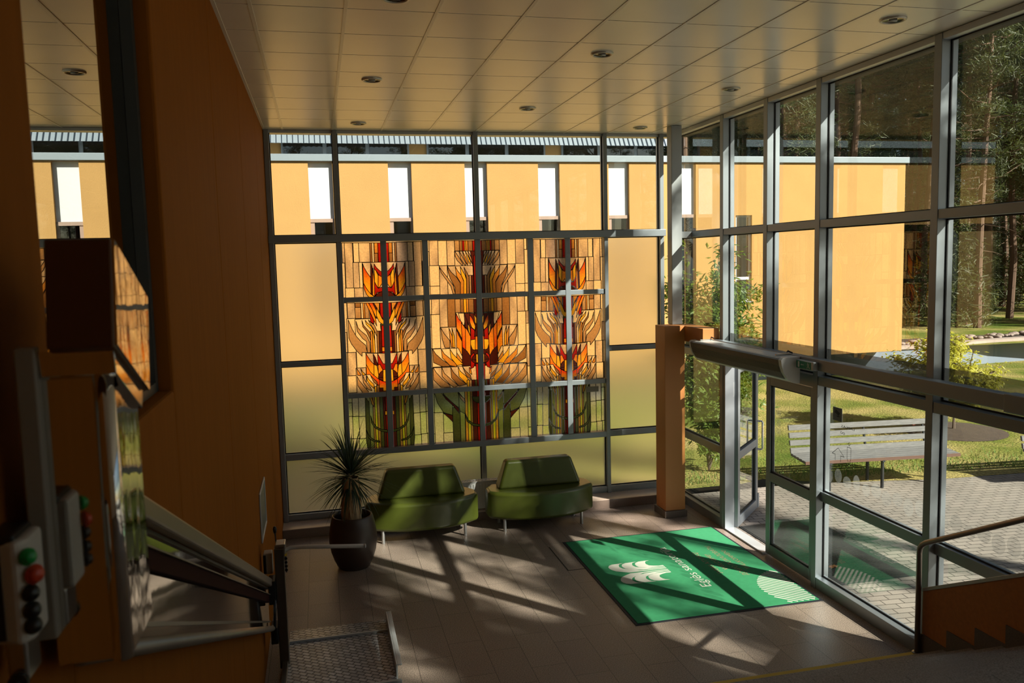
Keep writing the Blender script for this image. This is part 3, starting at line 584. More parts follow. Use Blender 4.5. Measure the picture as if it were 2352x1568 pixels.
# ================================================================== STAINED GLASS
SGC = {'c':((.92,.84,.66),)*2,'s':((.46,.38,.34),(.90,.80,.64)),'T':((.66,.46,.26),(.40,.26,.15)),'B':((.42,.24,.10),(.25,.13,.05)),'A':((.80,.40,.08),(.55,.24,.04)),
 'Y':((.95,.62,.05),(.85,.48,.03)),'y':((.62,.60,.05),(.50,.44,.03)),'O':((.90,.28,.02),(.90,.40,.03)),'R':((.50,.018,.008),(.32,.008,.006)),'M':((.10,.018,.012),(.06,.012,.01)),
 'F':((.72,.05,.01),(.95,.55,.03)),'H':((.88,.30,.02),(.78,.07,.01)),'G1':((.80,.08,.01),(.95,.48,.03)),'g':((.62,.70,.42),(.66,.68,.50)),'p':((.70,.66,.60),(.66,.64,.56)),
 'G':((.34,.37,.18),(.13,.15,.07)),'D':((.10,.11,.05),(.045,.05,.025))}
def parse(s): 
    o = []
    for t in s.split('|'):
        k, p = t.split(':'); o.append((k, [tuple(int(q)/1000 for q in a.split(',')) for a in p.split()]))
    return o
shapes = []
for cx, half, data, kx in ((.823,.53,SG_L,1.0),(2.045,.69,SG_C,1.0),(3.275,.515,SG_L,.965)):
    for k, p in parse(data):
        for sg in (-1, 1):
            q = [(cx + sg*max(-.002,x)*kx, z) for x, z in p]
            shapes.append((k, q))
YG = 10.625
cols_x = [.300,.785,.858,1.318,1.392,2.006,2.084,2.716,2.794,3.236,3.310,3.758,3.79]
xcell = [(.30,.823),(.823,1.355),(1.355,2.045),(2.045,2.755),(2.755,3.273),(3.273,3.79)]
zcell = [(2.933,3.665),(1.70,2.933),(.995,1.70)]
base = []
for x0, x1 in xcell:
    for z0, z1 in zcell: base.append(('c' if z0 > 1.2 else 'g', [(x0,z0),(x1,z0),(x1,z1),(x0,z1)]))
allsh = base + shapes
V2 = []; E2 = []
for k, p in allsh:
    b = len(V2); n = len(p); V2 += [Vector(q) for q in p]; E2 += [(b+i, b+(i+1)%n) for i in range(n)]
rv, re_, rf, ov, oe, of = delaunay_2d_cdt(V2, E2, [], 0, 3e-4, True)
def inside(x, z, p):
    c_ = False; j = len(p)-1
    for i in range(len(p)):
        if (p[i][1] > z) != (p[j][1] > z) and x < (p[j][0]-p[i][0])*(z-p[i][1])/(p[j][1]-p[i][1])+p[i][0]: c_ = not c_
        j = i
    return c_
NB = len(base)
panel = thing('stained_glass_panel', (2.045,10.6,.99), 'stained glass panel of red and yellow flame blossoms on stems', 'stained glass')
pm = {}; lead = {}
bbz = [(min(q[1] for q in p), max(q[1] for q in p), min(q[0] for q in p), max(q[0] for q in p)) for k, p in allsh]
edge = {}
def cellof(x, z):
    for i, (a, b_) in enumerate(xcell):
        if a <= x < b_:
            for j, (c_, d_) in enumerate(zcell):
                if c_ <= z < d_: return (i, j)
    return None
def colr(t, x, z):
    k = allsh[t][0]; a, b_ = SGC[k]; z0, z1, x0, x1 = bbz[t]
    if k in 'sc': u = .5 + .5*math.sin(z*9.0 + x*37)
    elif k in 'TB': 
        cxx = min((.823,2.045,3.275), key=lambda q: abs(q-(x0+x1)/2)); u = abs(x-cxx)/.6; u = (z1-z)/max(.02,z1-z0)*.7+.15
    else: u = (z1-z)/max(.02,z1-z0)
    u = min(1,max(0,u))
    if k in ('F','G1','H'): u = min(1,max(0,(u-.25)/.5))
    return tuple(a[i]*(1-u)+b_[i]*u for i in range(3))
for f, o in zip(rf, of):
    P3 = [rv[i] for i in f]; cxm = sum(p.x for p in P3)/len(P3); czm = sum(p.y for p in P3)/len(P3)
    ce = cellof(cxm, czm)
    if ce is None: continue
    t = -1
    for q in range(len(allsh)-1, -1, -1):
        bb = bbz[q]
        if bb[2] <= cxm <= bb[3] and bb[0] <= czm <= bb[1] and inside(cxm, czm, allsh[q][1]): t = q; break
    if t < 0: continue
    mb = pm.setdefault(ce, MB())
    mb.add([(p.x, YG, p.y) for p in P3], [tuple(range(len(P3)))], 0, None); mb.c[-1] = [colr(t, p.x, p.y) for p in P3]
    for a, b_ in zip(f, list(f[1:])+[f[0]]):
        edge.setdefault((min(a,b_),max(a,b_)), []).append((t, ce))
def real(t): return t if t >= NB else -1
for (a, b_), l in edge.items():
    ids = {real(t) for t, c_ in l}
    if len(ids) < 2: continue
    pa, pb = rv[a], rv[b_]
    dd = (pb-pa); ln = dd.length
    if ln < 1e-4: continue
    dd /= ln; nn = Vector((-dd.y, dd.x))*.0042
    pa = pa - dd*.002; pb = pb + dd*.002
    mb = lead.setdefault(l[0][1], MB())
    ya, yb = YG-.004, YG-.0005
    q = [pa-nn, pb-nn, pb+nn, pa+nn]
    v = [(p.x, ya, p.y) for p in q] + [(p.x, yb, p.y) for p in q]
    mb.add(v, [(0,1,2,3),(0,4,5,1),(2,6,7,3)])
for ce in sorted(pm):
    po = pm[ce].build('stained_pane', M['stained'], panel, colors=True)
    if ce in lead: lead[ce].build('lead_lines', M['lead'], po)
for i, x in enumerate((.823,1.355,2.045,2.755,3.273)):
    MB().box(x-.037, x+.037, 10.575, 10.623, .995, 3.665).build('muntin', M['alu'], panel, bevel=.003)
for z in (2.933, 1.70):
    MB().box(.30, 3.79, 10.580, 10.623, z-.032, z+.032).build('muntin', M['alu'], panel, bevel=.003)
pq = MB().box(3.50, 3.68, 10.572, 10.579, 1.56, 1.635).build('metal_plaque', mat('dull bronze plaque', (.16,.15,.12), .4, .7), panel)

# ================================================================== SOFAS
def rounded_plan(back, half, depth):
    pts = []
    return pts
def sofa(cx, label):
    root = thing('bench_sofa', (cx, 9.95, 0), label, 'sofa', 'green bench sofas along the frosted glazing')
    # seat: straight back, bowed front with rounded ends
    W = .695; yb = 10.22; ye = 9.86; yf = 9.615
    plan = [(cx-W+.10, yb), (cx-W-.0, 10.05), (cx-W-.0, ye+.02)]
    for i in range(17):
        t = -1 + 2*i/16; plan.append((cx+t*(W-.015), yf + (ye-.02-yf)*abs(t)**2.6))
    plan += [(cx+W, ye+.02), (cx+W, 10.05), (cx+W-.10, yb)]
    MB().extr(plan, 'z', .150, .50).build('seat', M['sofa'], root, bevel=.045, seg=4, smooth=False)
    # back cushion: trapezoid outline leaning slightly
    b = MB(); n = []
    o = [(cx-.55,.495),(cx+.55,.495),(cx+.43,.85),(cx-.43,.85)]
    v = []
    for (x, z) in o: v.append((x, 9.885+.05*(z-.495)/.355, z))
    for (x, z) in o: v.append((x, 10.13-.02*(z-.495)/.355, z))
    b.add(v, [(0,1,2,3),(7,6,5,4),(0,4,5,1),(1,5,6,2),(2,6,7,3),(3,7,4,0)])
    b.build('backrest', M['sofa'], root, bevel=.04, seg=4)
    for x in (cx-.505, cx+.505):
        for y in (9.765, 10.12):
            MB().lathe([(.0,.0),(.021,.0),(.021,.012),(.019,.014),(.019,.16),(0,.16)], x, y, 16).build('leg', M['leg'], root, smooth=False)
    return root
s1 = sofa(1.125, 'green bench sofa next to the potted yucca')
s2 = sofa(2.64, 'green bench sofa nearer the orange pillar')
for o in bpy.data.objects:
    if o.name.startswith(('seat','backrest')) and o.type == 'MESH':
        o.data.polygons.foreach_set('use_smooth', [True]*len(o.data.polygons)); o.modifiers['bevel'].harden_normals = True
# radiator
rd = thing('radiator', (2.0,10.4,0), 'white panel radiator behind the gap between the two sofas', 'radiator')
b = MB(); b.box(.95, 3.05, 10.335, 10.345, .14, .50)
for i in range(52): 
    x = .97+i*.04; b.box(x, x+.026, 10.325, 10.337, .17, .47)
b.build('front_panel', M['white'], rd, bevel=.002)
b = MB(); b.box(.95,3.05,10.33,10.34,.50,.512); b.box(.95,3.05,10.43,10.44,.50,.512)
for i in range(105): b.box(.95+i*.02,.958+i*.02,10.34,10.43,.50,.508)
b.build('top_grille', M['white'], rd)
MB().box(.95,3.05,10.43,10.44,.14,.50).build('rear_panel', M['white'], rd)
for x in (1.15, 2.85): MB().box(x-.02, x+.02, 10.36, 10.40, 0, .16).build('foot', M['white'], rd)

# ================================================================== POTTED YUCCA
PX, PY = .245, 9.12
pt = thing('potted_yucca', (PX,PY,0), 'spiky yucca in a barrel-shaped dark brown pot', 'plant')
prof = [(.0,.0),(.165,.0),(.178,.012),(.215,.09),(.248,.19),(.265,.30),(.262,.40),(.246,.50),(.228,.575),(.222,.592),(.212,.597),(.203,.590),(.200,.56),(.215,.45),(.215,.42)]
MB().lathe(prof, PX, PY, 48).build('pot', M['pot'], pt, smooth=True)
MB().lathe([(0,.50),(.10,.505),(.222,.495)], PX, PY, 32).build('soil', M['soil'], pt)
rr = random.Random(11)
tb = MB(); n = 30; rings = []
for i in range(15):
    z = .46+.56*i/14; r = .116-.032*i/14 - .012*math.sin(i*.9)*.3
    rings.append((z, r))
for z, r in rings:
    for j in range(n):
        t = 2*PI*j/n; rq = r*(1+.07*math.sin(j*5.3+z*9)+.05*rr.uniform(-1,1)); tb.v.append((PX-.01+rq*math.cos(t)+.02*(z-.5), PY+rq*math.sin(t), z))
for i in range(14):
    for j in range(n):
        q = (j+1)%n; tb.f.append((i*n+j,i*n+q,(i+1)*n+q,(i+1)*n+j)); tb.m.append(0); tb.c.append(None)
# hanging dry leaf bases
for i in range(150):
    t = rr.uniform(0,2*PI); z = rr.uniform(.56,1.03); r = .116-.032*(z-.46)/.56+.006; w_ = .010; l_ = rr.uniform(.07,.16)
    c_ = Vector((math.cos(t),math.sin(t),0)); s_ = Vector((-math.sin(t),math.cos(t),0)); o = Vector((PX-.01+.02*(z-.5),PY,z))
    a = o+c_*r; e_ = o+c_*(r+rr.uniform(.004,.02))+Vector((0,0,-l_))
    tb.quad(a-s_*w_, a+s_*w_, e_+s_*w_*.5, e_-s_*w_*.5)
tb.build('trunk', M['bark_y'], pt)
lf = MB()
H0 = Vector((PX+.0, PY, 1.06))
for i in range(235):
    u = rr.random()
    el = math.radians(78 - 125*u**.9 + rr.uniform(-8,8)); az = rr.uniform(0,2*PI); ln = rr.uniform(.40,.60)*(1 if el > -.3 else .92)
    base_ = H0 + Vector((0,0,.07-.17*u)); hd = Vector((math.cos(az),math.sin(az),0)); s_ = Vector((-math.sin(az),math.cos(az),0))
    p = base_ + hd*.03; e_ = el; prev = None; seg = 6; wd0 = rr.uniform(.007,.011); droop = rr.uniform(.05,.16) + (.10 if rr.random() < .3 else 0)
    pts = []
    for k in range(seg+1):
        wd = wd0*(1-(k/seg)**1.6)*(.6 if k == 0 else 1)+.0006
        nrm = Vector((-hd.x*math.sin(e_), -hd.y*math.sin(e_), math.cos(e_)))
        pts.append((p-s_*wd+nrm*wd*.35, p.copy(), p+s_*wd+nrm*wd*.35))
        dv = hd*math.cos(e_)+Vector((0,0,math.sin(e_))); p = p + dv*(ln/seg); e_ -= droop*(.3+k/seg)
    for a, b_ in zip(pts, pts[1:]):
        lf.quad(a[0],a[1],b_[1],b_[0]); lf.quad(a[1],a[2],b_[2],b_[1])
lf.build('leaves', M['yucca'], pt)

# ================================================================== DOORMAT
dm = thing('doormat', (3.69,8.0,0), 'large green logo doormat lying inside the door', 'mat')
X0, X1, Y0, Y1 = 2.70, 4.655, 6.81, 9.15
b = MB(); b.box(X0,X1,Y0,Y1,.001,.006); b.build('rubber_edge', M['matedge'], dm, bevel=.002)
MB().box(X0+.03,X1-.03,Y0+.03,Y1-.03,.004,.011).build('pile', M['mat'], dm, bevel=.002)
ZT = .0116
def mp_(a, b_): return (3.54-b_, 8.0+a, ZT)
lg = MB()
for k in range(3):
    s0 = .012+.034*k; s1 = s0+.019; bt = .60-.155*k
    for sg in (-1,1):
        out_ = [(s0,0),(s0,bt-.30),(s0+.004,bt-.19)] if k else [(s0,0),(s0,bt-.30),(s0,bt-.17)]
        out_ += [(.05+.02*k,bt-.10),(.085+.015*k,bt-.045),(.13,bt-.015),(.18,bt),(.222,bt-.004),(.26,bt-.028),(.283,bt-.07),(.288,bt-.20)]
        out_ += [(.268,bt-.150),(.235,bt-.130),(.19,bt-.121),(.145,bt-.138),(.112+.006*k,bt-.178),(.086+.010*k,bt-.232),(s1+.010,bt-.30),(s1,bt-.38 if k<2 else bt-.28),(s1,0)]
        out_ = [(a, max(0,q)) for a, q in out_]
        P_ = [mp_(sg*a, q) for a, q in out_]
        lg.add(P_, [tuple(range(len(P_))) if sg < 0 else tuple(range(len(P_)))[::-1]])
lo = lg.build('emblem', M['cream'], dm)
bmx = bmesh.new(); bmx.from_mesh(lo.data); bmesh.ops.triangulate(bmx, faces=bmx.faces[:]); 
for f_ in bmx.faces:
    if f_.normal.z < 0: f_.normal_flip()
bmx.to_mesh(lo.data); bmx.free()
ex, ey = (0,1,0), (-1,0,0)
put_text('Eglės sanatorija', .155, (3.735, 8.02, ZT), ex, ey, 'lettering', M['cream'], dm, 1.18)
for t, x, wd, yc in (('SVEIKI ATVYKĘ!',4.03,.66,8.04),('WELCOME!',4.14,.48,8.03),('ДОБРО ПОЖАЛОВАТЬ!',4.265,.92,8.05),('WILLKOMMEN!',4.375,.58,8.04)):
    put_text(t, .080, (x, yc, ZT), ex, ey, 'greeting_text', M['tan'], dm, wd)
st = MB(); C0 = (4.70,7.17); R = .485
q = 1/math.sqrt(2)
for i in range(-11, 12):
    off = i*.0435
    if abs(off) >= R: continue
    hl = math.sqrt(R*R-off*off)
    # stripe runs along (q,-q); offset along (q,q); clipped to the mat
    def P(s_, o_): return (C0[0]+q*s_+q*o_, C0[1]-q*s_+q*o_)
    lo_, hi_ = -hl, hl
    smax = min((X1-.035-C0[0]-q*(off+.011))/q, (C0[1]+q*(off-.011)-Y0-.035)/q)
    hi_ = min(hi_, smax)
    if hi_-lo_ < .03: continue
    a = [P(lo_,off-.011),P(hi_,off-.011),P(hi_,off+.011),P(lo_,off+.011)]
    st.add([(x,y,ZT) for x,y in a], [(0,1,2,3)])
st.build('striped_disc', M['cream'], dm)

# ================================================================== AIR CURTAIN, EXIT SIGN
ac = thing('air_curtain', (4.56,8.3,2.1), 'grey warm-air curtain unit mounted over the entrance doors', 'air curtain')
pf = [(4.655,2.352),(4.47,2.345),(4.445,2.325),(4.452,2.27),(4.475,2.20),(4.515,2.14),(4.565,2.10),(4.62,2.085),(4.655,2.085)]
MB().extr(pf, 'y', 7.27, 9.33).build('casing', M['ac'], ac, bevel=.003)
gp = [(4.475,2.3465),(4.4425,2.326),(4.4495,2.27),(4.4725,2.198),(4.5125,2.138),(4.528,2.124)]
b = MB()
for (x0,z0),(x1,z1) in zip(gp, gp[1:]): b.quad((x0,7.31,z0),(x1,7.31,z1),(x1,9.30,z1),(x0,9.30,z0))
b.build('grille', M['grille'], ac)
pe = [(x-.003 if x < 4.6 else x, z+(.002 if z > 2.2 else -.002)) for x, z in pf]
for a, b_ in ((7.255,7.272),(9.328,9.345)): MB().extr(pe, 'y', a, b_).build('end_cap', M['ac'], ac, bevel=.002)
for y in (7.45, 9.15):
    b = MB(); b.box(4.50,4.655,y-.012,y+.012,2.352,2.366); b.build('bracket', M['steel'], ac)
    MB().tube([(4.66,y-.05,2.375),(4.64,y+.0,2.392),(4.66,y+.05,2.375)], .008, 8).build('clip', M['black'], ac)
es = thing('exit_sign', (4.63,7.09,2.25), 'small green exit sign box fixed to the duct beside the air curtain', 'sign')
MB().box(4.60,4.655,6.95,7.235,2.248,2.332).build('housing', M['alu_light'], es, bevel=.006)
MB().box(4.5975,4.600,6.985,7.23,2.254,2.326).build('sign_face', M['signgreen'], es)
b = MB(); X_ = 4.5965
b.quad((X_,7.205,2.262),(X_,7.175,2.262),(X_,7.175,2.318),(X_,7.205,2.318)); b.build('door_symbol', M['white'], es)
b = MB(); b.quad((X_,7.14,2.288),(X_,7.10,2.288),(X_,7.10,2.294),(X_,7.14,2.294)); b.add([(X_,7.155,2.291),(X_,7.138,2.300),(X_,7.138,2.282)],[(0,1,2)]); b.build('arrow_symbol', M['white'], es)
b = MB()
def seg_(p, q_, w_):
    p = Vector((X_,p[0],p[1])); q_ = Vector((X_,q_[0],q_[1])); d_ = (q_-p).normalized(); n_ = Vector((0,-d_.z,d_.y))*w_; b.quad(p-n_,q_-n_,q_+n_,p+n_)
b.add([(X_,7.035+.006*math.cos(t),2.314+.006*math.sin(t)) for t in [k*PI/5 for k in range(10)]],[tuple(range(10))])
for p, q_ in (((7.032,2.306),(7.024,2.286)),((7.031,2.303),(7.047,2.295)),((7.030,2.303),(7.014,2.298)),((7.024,2.287),(7.040,2.277)),((7.040,2.277),(7.046,2.262)),((7.024,2.287),(7.016,2.272)),((7.016,2.272),(7.002,2.268))): seg_(p, q_, .0032)
b.build('running_figure_symbol', M['white'], es)

# ================================================================== DOWNLIGHTS
M['lampring'] = mat('downlight trim ring', (.62,.58,.50), .35, .3)
M['reflector'] = mat('downlight reflector', (.10,.085,.07), .15, 1)
M['bulb'] = mat('unlit lamp glass', (.55,.55,.5), .2)
first = None
dl = [(.552,5.35,'nearest to the left wall, cut by the top of the picture'),(.555,7.70,'second back in the left row'),(.545,10.05,'left row, closest to the back glazing'),
 (2.344,6.53,'middle row, nearer the camera'),(2.331,8.93,'middle row, nearer the back glazing'),(4.125,5.30,'right row, large at the top right'),(4.128,7.70,'right row, second back'),(4.127,10.09,'right row, by the corner post'),
 (2.34,4.13,'middle row, above the stairs'),(.55,2.95,'left row, above the upper landing')]
for x, y, n in dl:
    lb = 'round recessed downlight, ' + n
    if first is None:
        first = thing('downlight', (x,y,CE-.012), lb, 'ceiling light', 'recessed downlights in the tiled ceiling')
        MB().lathe([(.070,CE+.003),(.072,CE-.006),(.078,CE-.011),(.088,CE-.010),(.093,CE-.002),(.093,CE+.004)], x, y, 40).build('trim_ring', M['lampring'], first, smooth=True)
        MB().lathe([(.070,CE-.004),(.062,CE+.001),(.035,CE+.0035),(0,CE+.0036)], x, y, 32).build('reflector', M['reflector'], first, smooth=True)
        MB().tube([(x-.03,y,CE-.004),(x+.03,y,CE-.004)], .009, 10).build('lamp', M['bulb'], first, smooth=True)
    else: copy_tree(first, (x,y,CE-.012), lb)

# ================================================================== PICTURE ON THE LEFT WALL
pc = thing('picture_frame', (-.565,7.40,1.03), 'small framed notice hung on the laminate wall above the lift', 'picture')
b = MB(); fx0, fx1 = -.5785, -.566
for y0,y1,z0,z1 in ((7.10,7.125,1.03,1.46),(7.675,7.70,1.03,1.46),(7.125,7.675,1.03,1.055),(7.125,7.675,1.435,1.46)): b.box(fx0,fx1,y0,y1,z0,z1)
b.build('frame', M['alu_light'], pc, bevel=.003)
MB().box(-.578,-.572,7.125,7.675,1.055,1.435).build('print', mat('pale print', (.13,.15,.13), .3), pc)

# ================================================================== STAIRS, BALUSTRADE, HANDRAIL
stc = thing('staircase', (2,4,0), 'granite staircase rising towards the camera from the lobby', 'stairs')
NS = 12
for n_ in range(1, NS+1):
    y0 = 5.45-.275*(n_-1); y1 = y0-.275-.02 if n_ < NS else -2.99
    MB().box(-.575, 4.60, y1, y0, .145*n_-.145 if n_ > 1 else 0, .145*n_).build('step', M['granite3'], stc, bevel=.003)
MB().box(-.575, 4.60, 5.405, 5.452, .144, .1475).build('nosing_strip', M['yellow'], stc)
MB().box(-.575, 4.60, 2.38, 2.427, 1.739, 1.7425).build('nosing_strip', M['yellow'], stc)
bl = thing('balustrade', (4.63,4,0), 'orange balustrade panel with metal cap beside the stair foot', 'balustrade')
sl_ = .51
def tz(y): return .66+sl_*(5.42-y)
MB().extr([(5.42,0),(5.42,tz(5.42)),(2.3,tz(2.3)),(2.3,0)], 'x', 4.602, 4.66).build('panel', M['paint'], bl, bevel=.002)
MB().extr([(5.425,tz(5.425)),(5.425,tz(5.425)+.03),(2.3,tz(2.3)+.03),(2.3,tz(2.3))], 'x', 4.597, 4.665).build('cap', M['alu_light'], bl, bevel=.002)
b = MB()
for n_ in range(1, 12): b.box(4.590, 4.6015, 5.42-.275*n_, 5.42-.275*(n_-1), .145*n_-.02, .145*n_+.166)
b.build('skirting', M['granite2'], bl)
hr = thing('handrail', (4.57,5.44,.145), 'bronze tube handrail with upright post at the stair foot', 'handrail')
MB().tube([(4.57,5.43,.145),(4.57,5.43,.98),(4.57,5.425,1.02),(4.57,5.40,1.055),(4.57,5.36,1.085),(4.57,2.3,1.085+.52*3.06),(4.57,2.0,2.74),(4.57,-1,2.76)], .0215, 16).build('rail', M['rail'], hr, smooth=True)
MB().lathe([(0,.145),(.04,.145),(.04,.152),(.0215,.155)], 4.57, 5.43, 20).build('post_flange', M['rail'], hr)
# ================================================================== STAIR LIFT RAILS ALONG THE LEFT WALL
def rz(y, off): return 2.78-.437*(y-2.345)+off
def slopebar(x0, x1, ya, yb, o0, o1): return MB().extr([(ya,rz(ya,o0)),(yb,rz(yb,o0)),(yb,rz(yb,o1)),(ya,rz(ya,o1))], 'x', x0, x1)
M['chrome_w'] = mat('rippled polished steel', (.74,.72,.68), .05, 1, .03, 3, bump=.10, bscale=2.2)
M['chrome_k'] = mat('buckled polished steel', (.80,.78,.75), .04, 1, .03, 3, bump=.35, bscale=9, stretch=(1,1,.25))
M['railbeige'] = mat('beige anodised rail', (.33,.28,.225), .38, .6)
M['maroon'] = mat('dark maroon strip', (.03,.006,.006), .75, spec=.08)
lr = thing('lift_rail', (-.5,4.4,1.5), 'stair lift rail set with polished panels running down the left wall', 'rail')
slopebar(-.545, -.535, 1.75, 6.93, -.42, -.075).build('polished_panel', M['chrome_w'], lr)
b = slopebar(-.535, -.49, 1.75, 6.95, -.072, 0); b.build('upper_rail', M['railbeige'], lr, bevel=.012, seg=3)
slopebar(-.537, -.525, 1.75, 6.93, -.088, -.074).build('rail_gap_channel', M['black'], lr)  # black strip filling the gap below the upper rail
slopebar(-.535, -.515, 1.75, 6.93, -.205, -.142).build('dark_channel', M['maroon'], lr, bevel=.002)
slopebar(-.535, -.505, 1.75, 6.93, -.142, -.136).build('channel_edge', M['railbeige'], lr)
slopebar(-.535, -.525, 1.75, 6.93, -.376, -.362).build('thin_strip', M['steel'], lr)
MB().tube([(-.505,1.75,rz(1.75,-.432)),(-.505,6.75,rz(6.75,-.432)),(-.50,6.92,rz(6.92,-.425))], .023, 16).build('lower_tube', M['railbeige'], lr, smooth=True)
for y in (2.6,3.7,4.8,5.9):
    slopebar(-.578, -.545, y, y+.04, -.42, -.02).build('wall_bracket', M['steel'], lr)
# ================================================================== LOWER PLATFORM LIFT
pf_ = thing('platform_lift', (0,6.9,0), 'folding wheelchair lift platform parked at the foot of the stairs', 'lift')
MB().box(-.462,-.385,6.83,6.935,.03,1.06).build('mast', mat('dark stainless mast', (.16,.145,.125), .3, .9), pf_, bevel=.006)
b = MB(); b.box(-.45,-.372,6.86,7.00,1.0,1.085); b.build('mast_head', M['steel'], pf_, bevel=.004)
MB().box(-.384,-.380,6.835,6.93,.95,1.10).build('side_plate', M['chrome'], pf_)
MB().tube([(-.45,6.97,1.06),(-.455,6.98,1.15)], .006, 8).build('lever', M['black'], pf_)
MB().lathe([(0,1.15),(.012,1.15),(.017,1.185),(.010,1.205),(0,1.207)], -.456, 6.982, 12).build('lever_knob', M['black'], pf_, smooth=True)
pd = MB().box(-.555,-.485,6.92,7.02,.82,1.00).build('control_pod', M['grey'], pf_, bevel=.008)
MB().box(-.558,-.535,6.916,7.00,.83,.985).build('black_side', M['black'], pd)
kp = MB().box(-.380,-.366,6.89,6.93,.83,1.0).build('key_strip', M['steel'], pf_, bevel=.003)
for i in range(4): MB().lathe([(0,0),(.012,0),(.012,.006),(0,.007)], 0, 0, 12).build('button', M['black'], kp, origin=(0,0,0)).matrix_local = Matrix.Translation((-.373-WL[kp.name][0], 6.888-WL[kp.name][1], .855+.033*i-WL[kp.name][2])) @ Matrix.Rotation(PI/2, 4, 'X')
MB().box(-.380,-.364,6.885,6.89,.975,.998).build('yellow_button', M['yellow'], kp)
MB().tube([(-.39,6.93,1.0),(-.37,6.935,1.012),(-.335,6.925,1.03),(-.25,6.90,1.035),(.275,6.765,1.035)], .0165, 14).build('safety_arm', M['grey'], pf_, smooth=True)
MB().tube([(.270,6.7663,1.035),(.281,6.7635,1.035)], .0175, 14).build('arm_end_cap', M['alu_light'], pf_)
b = MB().box(-.40,.462,6.30,7.215,.045,.065); b.build('deck', M['tread'], pf_, bevel=.002, origin=(0,0,0))
MB().extr([(7.232,.062),(7.47,.055),(7.47,.062),(7.232,.072)], 'x', -.40, .47).build('entry_flap', M['tread'], pf_, origin=(0,0,0))
MB().box(-.44,.47,7.208,7.234,.05,.082).build('flap_hinge', M['alu_light'], pf_, bevel=.003)
MB().box(-.44,-.395,6.28,7.21,.03,.09).build('deck_side_bar', M['steel'], pf_, bevel=.003)
b = MB(); b.box(.462,.476,6.36,7.40,.045,.17); b.box(.476,.512,6.36,7.40,.158,.17); b.build('side_guard', M['alu_light'], pf_, bevel=.003)
MB().box(-.44,.50,6.27,6.30,.03,.08).build('near_flap_hinge', M['alu_light'], pf_, bevel=.004)
MB().box(-.44,.49,6.05,6.262,.03,.045).build('near_flap', M['tread'], pf_, origin=(0,0,0))
MB().box(-.395,.46,6.32,7.2,.004,.045).build('deck_base', M['black'], pf_)
MB().tube([(-.49,6.80,.30),(-.47,6.75,.66)], .012, 10).build('gas_strut', M['black'], pf_, smooth=True)
for z, h in ((.70,.10),(.33,.07)): MB().box(-.52,-.462,6.80,6.96,z-h,z+h).build('rail_carriage', M['black'], pf_, bevel=.006)
# ================================================================== FOREGROUND DRIVE UNIT AT THE UPPER LANDING
du = thing('lift_drive_unit', (-.45,1.73,2.63), 'polished lift drive unit with head box coloured like the wall it mirrors in the left foreground', 'lift')
hp = [(1.633,3.44),(1.905,3.321),(1.862,3.122),(1.600,3.244)]
MB().extr(hp, 'x', -.478, -.366).build('head_box', M['mirrored_brown'], du, bevel=.004)
MB().extr([(1.638,3.436),(1.903,3.320),(1.860,3.124),(1.607,3.246)], 'x', -.3655, -.3610).build('head_side_panel', M['chrome_k'], du)
MB().extr([(1.622,3.238),(1.845,3.13),(1.83,3.09),(1.632,3.190)], 'x', -.50, -.372).build('collar', M['chrome'], du, bevel=.002)
MB().box(-.515,-.402,1.648,1.845,2.635,3.2).build('tower', M['chrome'], du, bevel=.003)
MB().box(-.402,-.384,1.665,1.843,2.640,3.16).build('tower_side_panel', M['chrome_k'], du)
MB().tube([(-.4005,1.651,2.636),(-.4005,1.651,3.19)], .0185, 24).build('rounded_corner', M['chrome'], du, smooth=True)
MB().box(-.538,-.503,1.618,1.648,2.70,3.245).build('upright_bar', M['greypost'], du, bevel=.004)
pod = MB().extr([(-.560,1.49),(-.512,1.475),(-.498,1.50),(-.498,1.57),(-.560,1.57)], 'z', 2.755, 2.935).build('control_pod', M['grey'], du, bevel=.008)
MB().box(-.562,-.538,1.480,1.492,2.765,2.925).build('black_front_strip', M['black'], pod)
MB().box(-.562,-.515,1.482,1.572,2.925,2.945).build('pod_top', M['black'], pod, bevel=.006)
for i, (z, mm_, nme) in enumerate(((2.905,'green_b','green_button'),(2.872,'red_b','red_button'),(2.842,'black','black_button'),(2.812,'black','black_button'),(2.785,'black','black_button'))):
    r = .012 if i != 1 else .0135
    ob = MB().lathe([(0,0),(r*1.25,0),(r*1.25,.004),(r,.005),(r,.010),(r*.6,.014),(0,.015)], 0, 0, 20).build(nme, M[mm_], pod, smooth=True, origin=(0,0,0))
    pw = WL[pod.name]
    ob.matrix_local = Matrix.Translation((-.499+(.006 if i == 1 else 0)-pw[0], 1.488+(.006 if i==1 else 0)-pw[1], z-pw[2])) @ Matrix.Rotation(.95, 4, 'Z') @ Matrix.Rotation(PI/2, 4, 'X')
MB().box(-.548,-.515,1.50,1.57,2.68,2.757).build('pod_foot', M['steel'], du, bevel=.006)
b = MB().lathe([(0,0),(.016,0),(.016,.012),(.006,.014),(0,.02)], 0, 0, 16).build('key_switch', M['black'], du, origin=(0,0,0))
b.matrix_local = Matrix.Translation((-.53+.45, 1.50-1.73, 2.685-2.63)) @ Matrix.Rotation(PI/2, 4, 'X')
# ================================================================== OUTSIDE GROUND
struct(MB().box(4.93, 60, -30, 10.55, -.35, -.005).build('trim_160', M['paver'], origin=(5,8,-.005)), 'grey interlocking paving outside the entrance', 'paving')
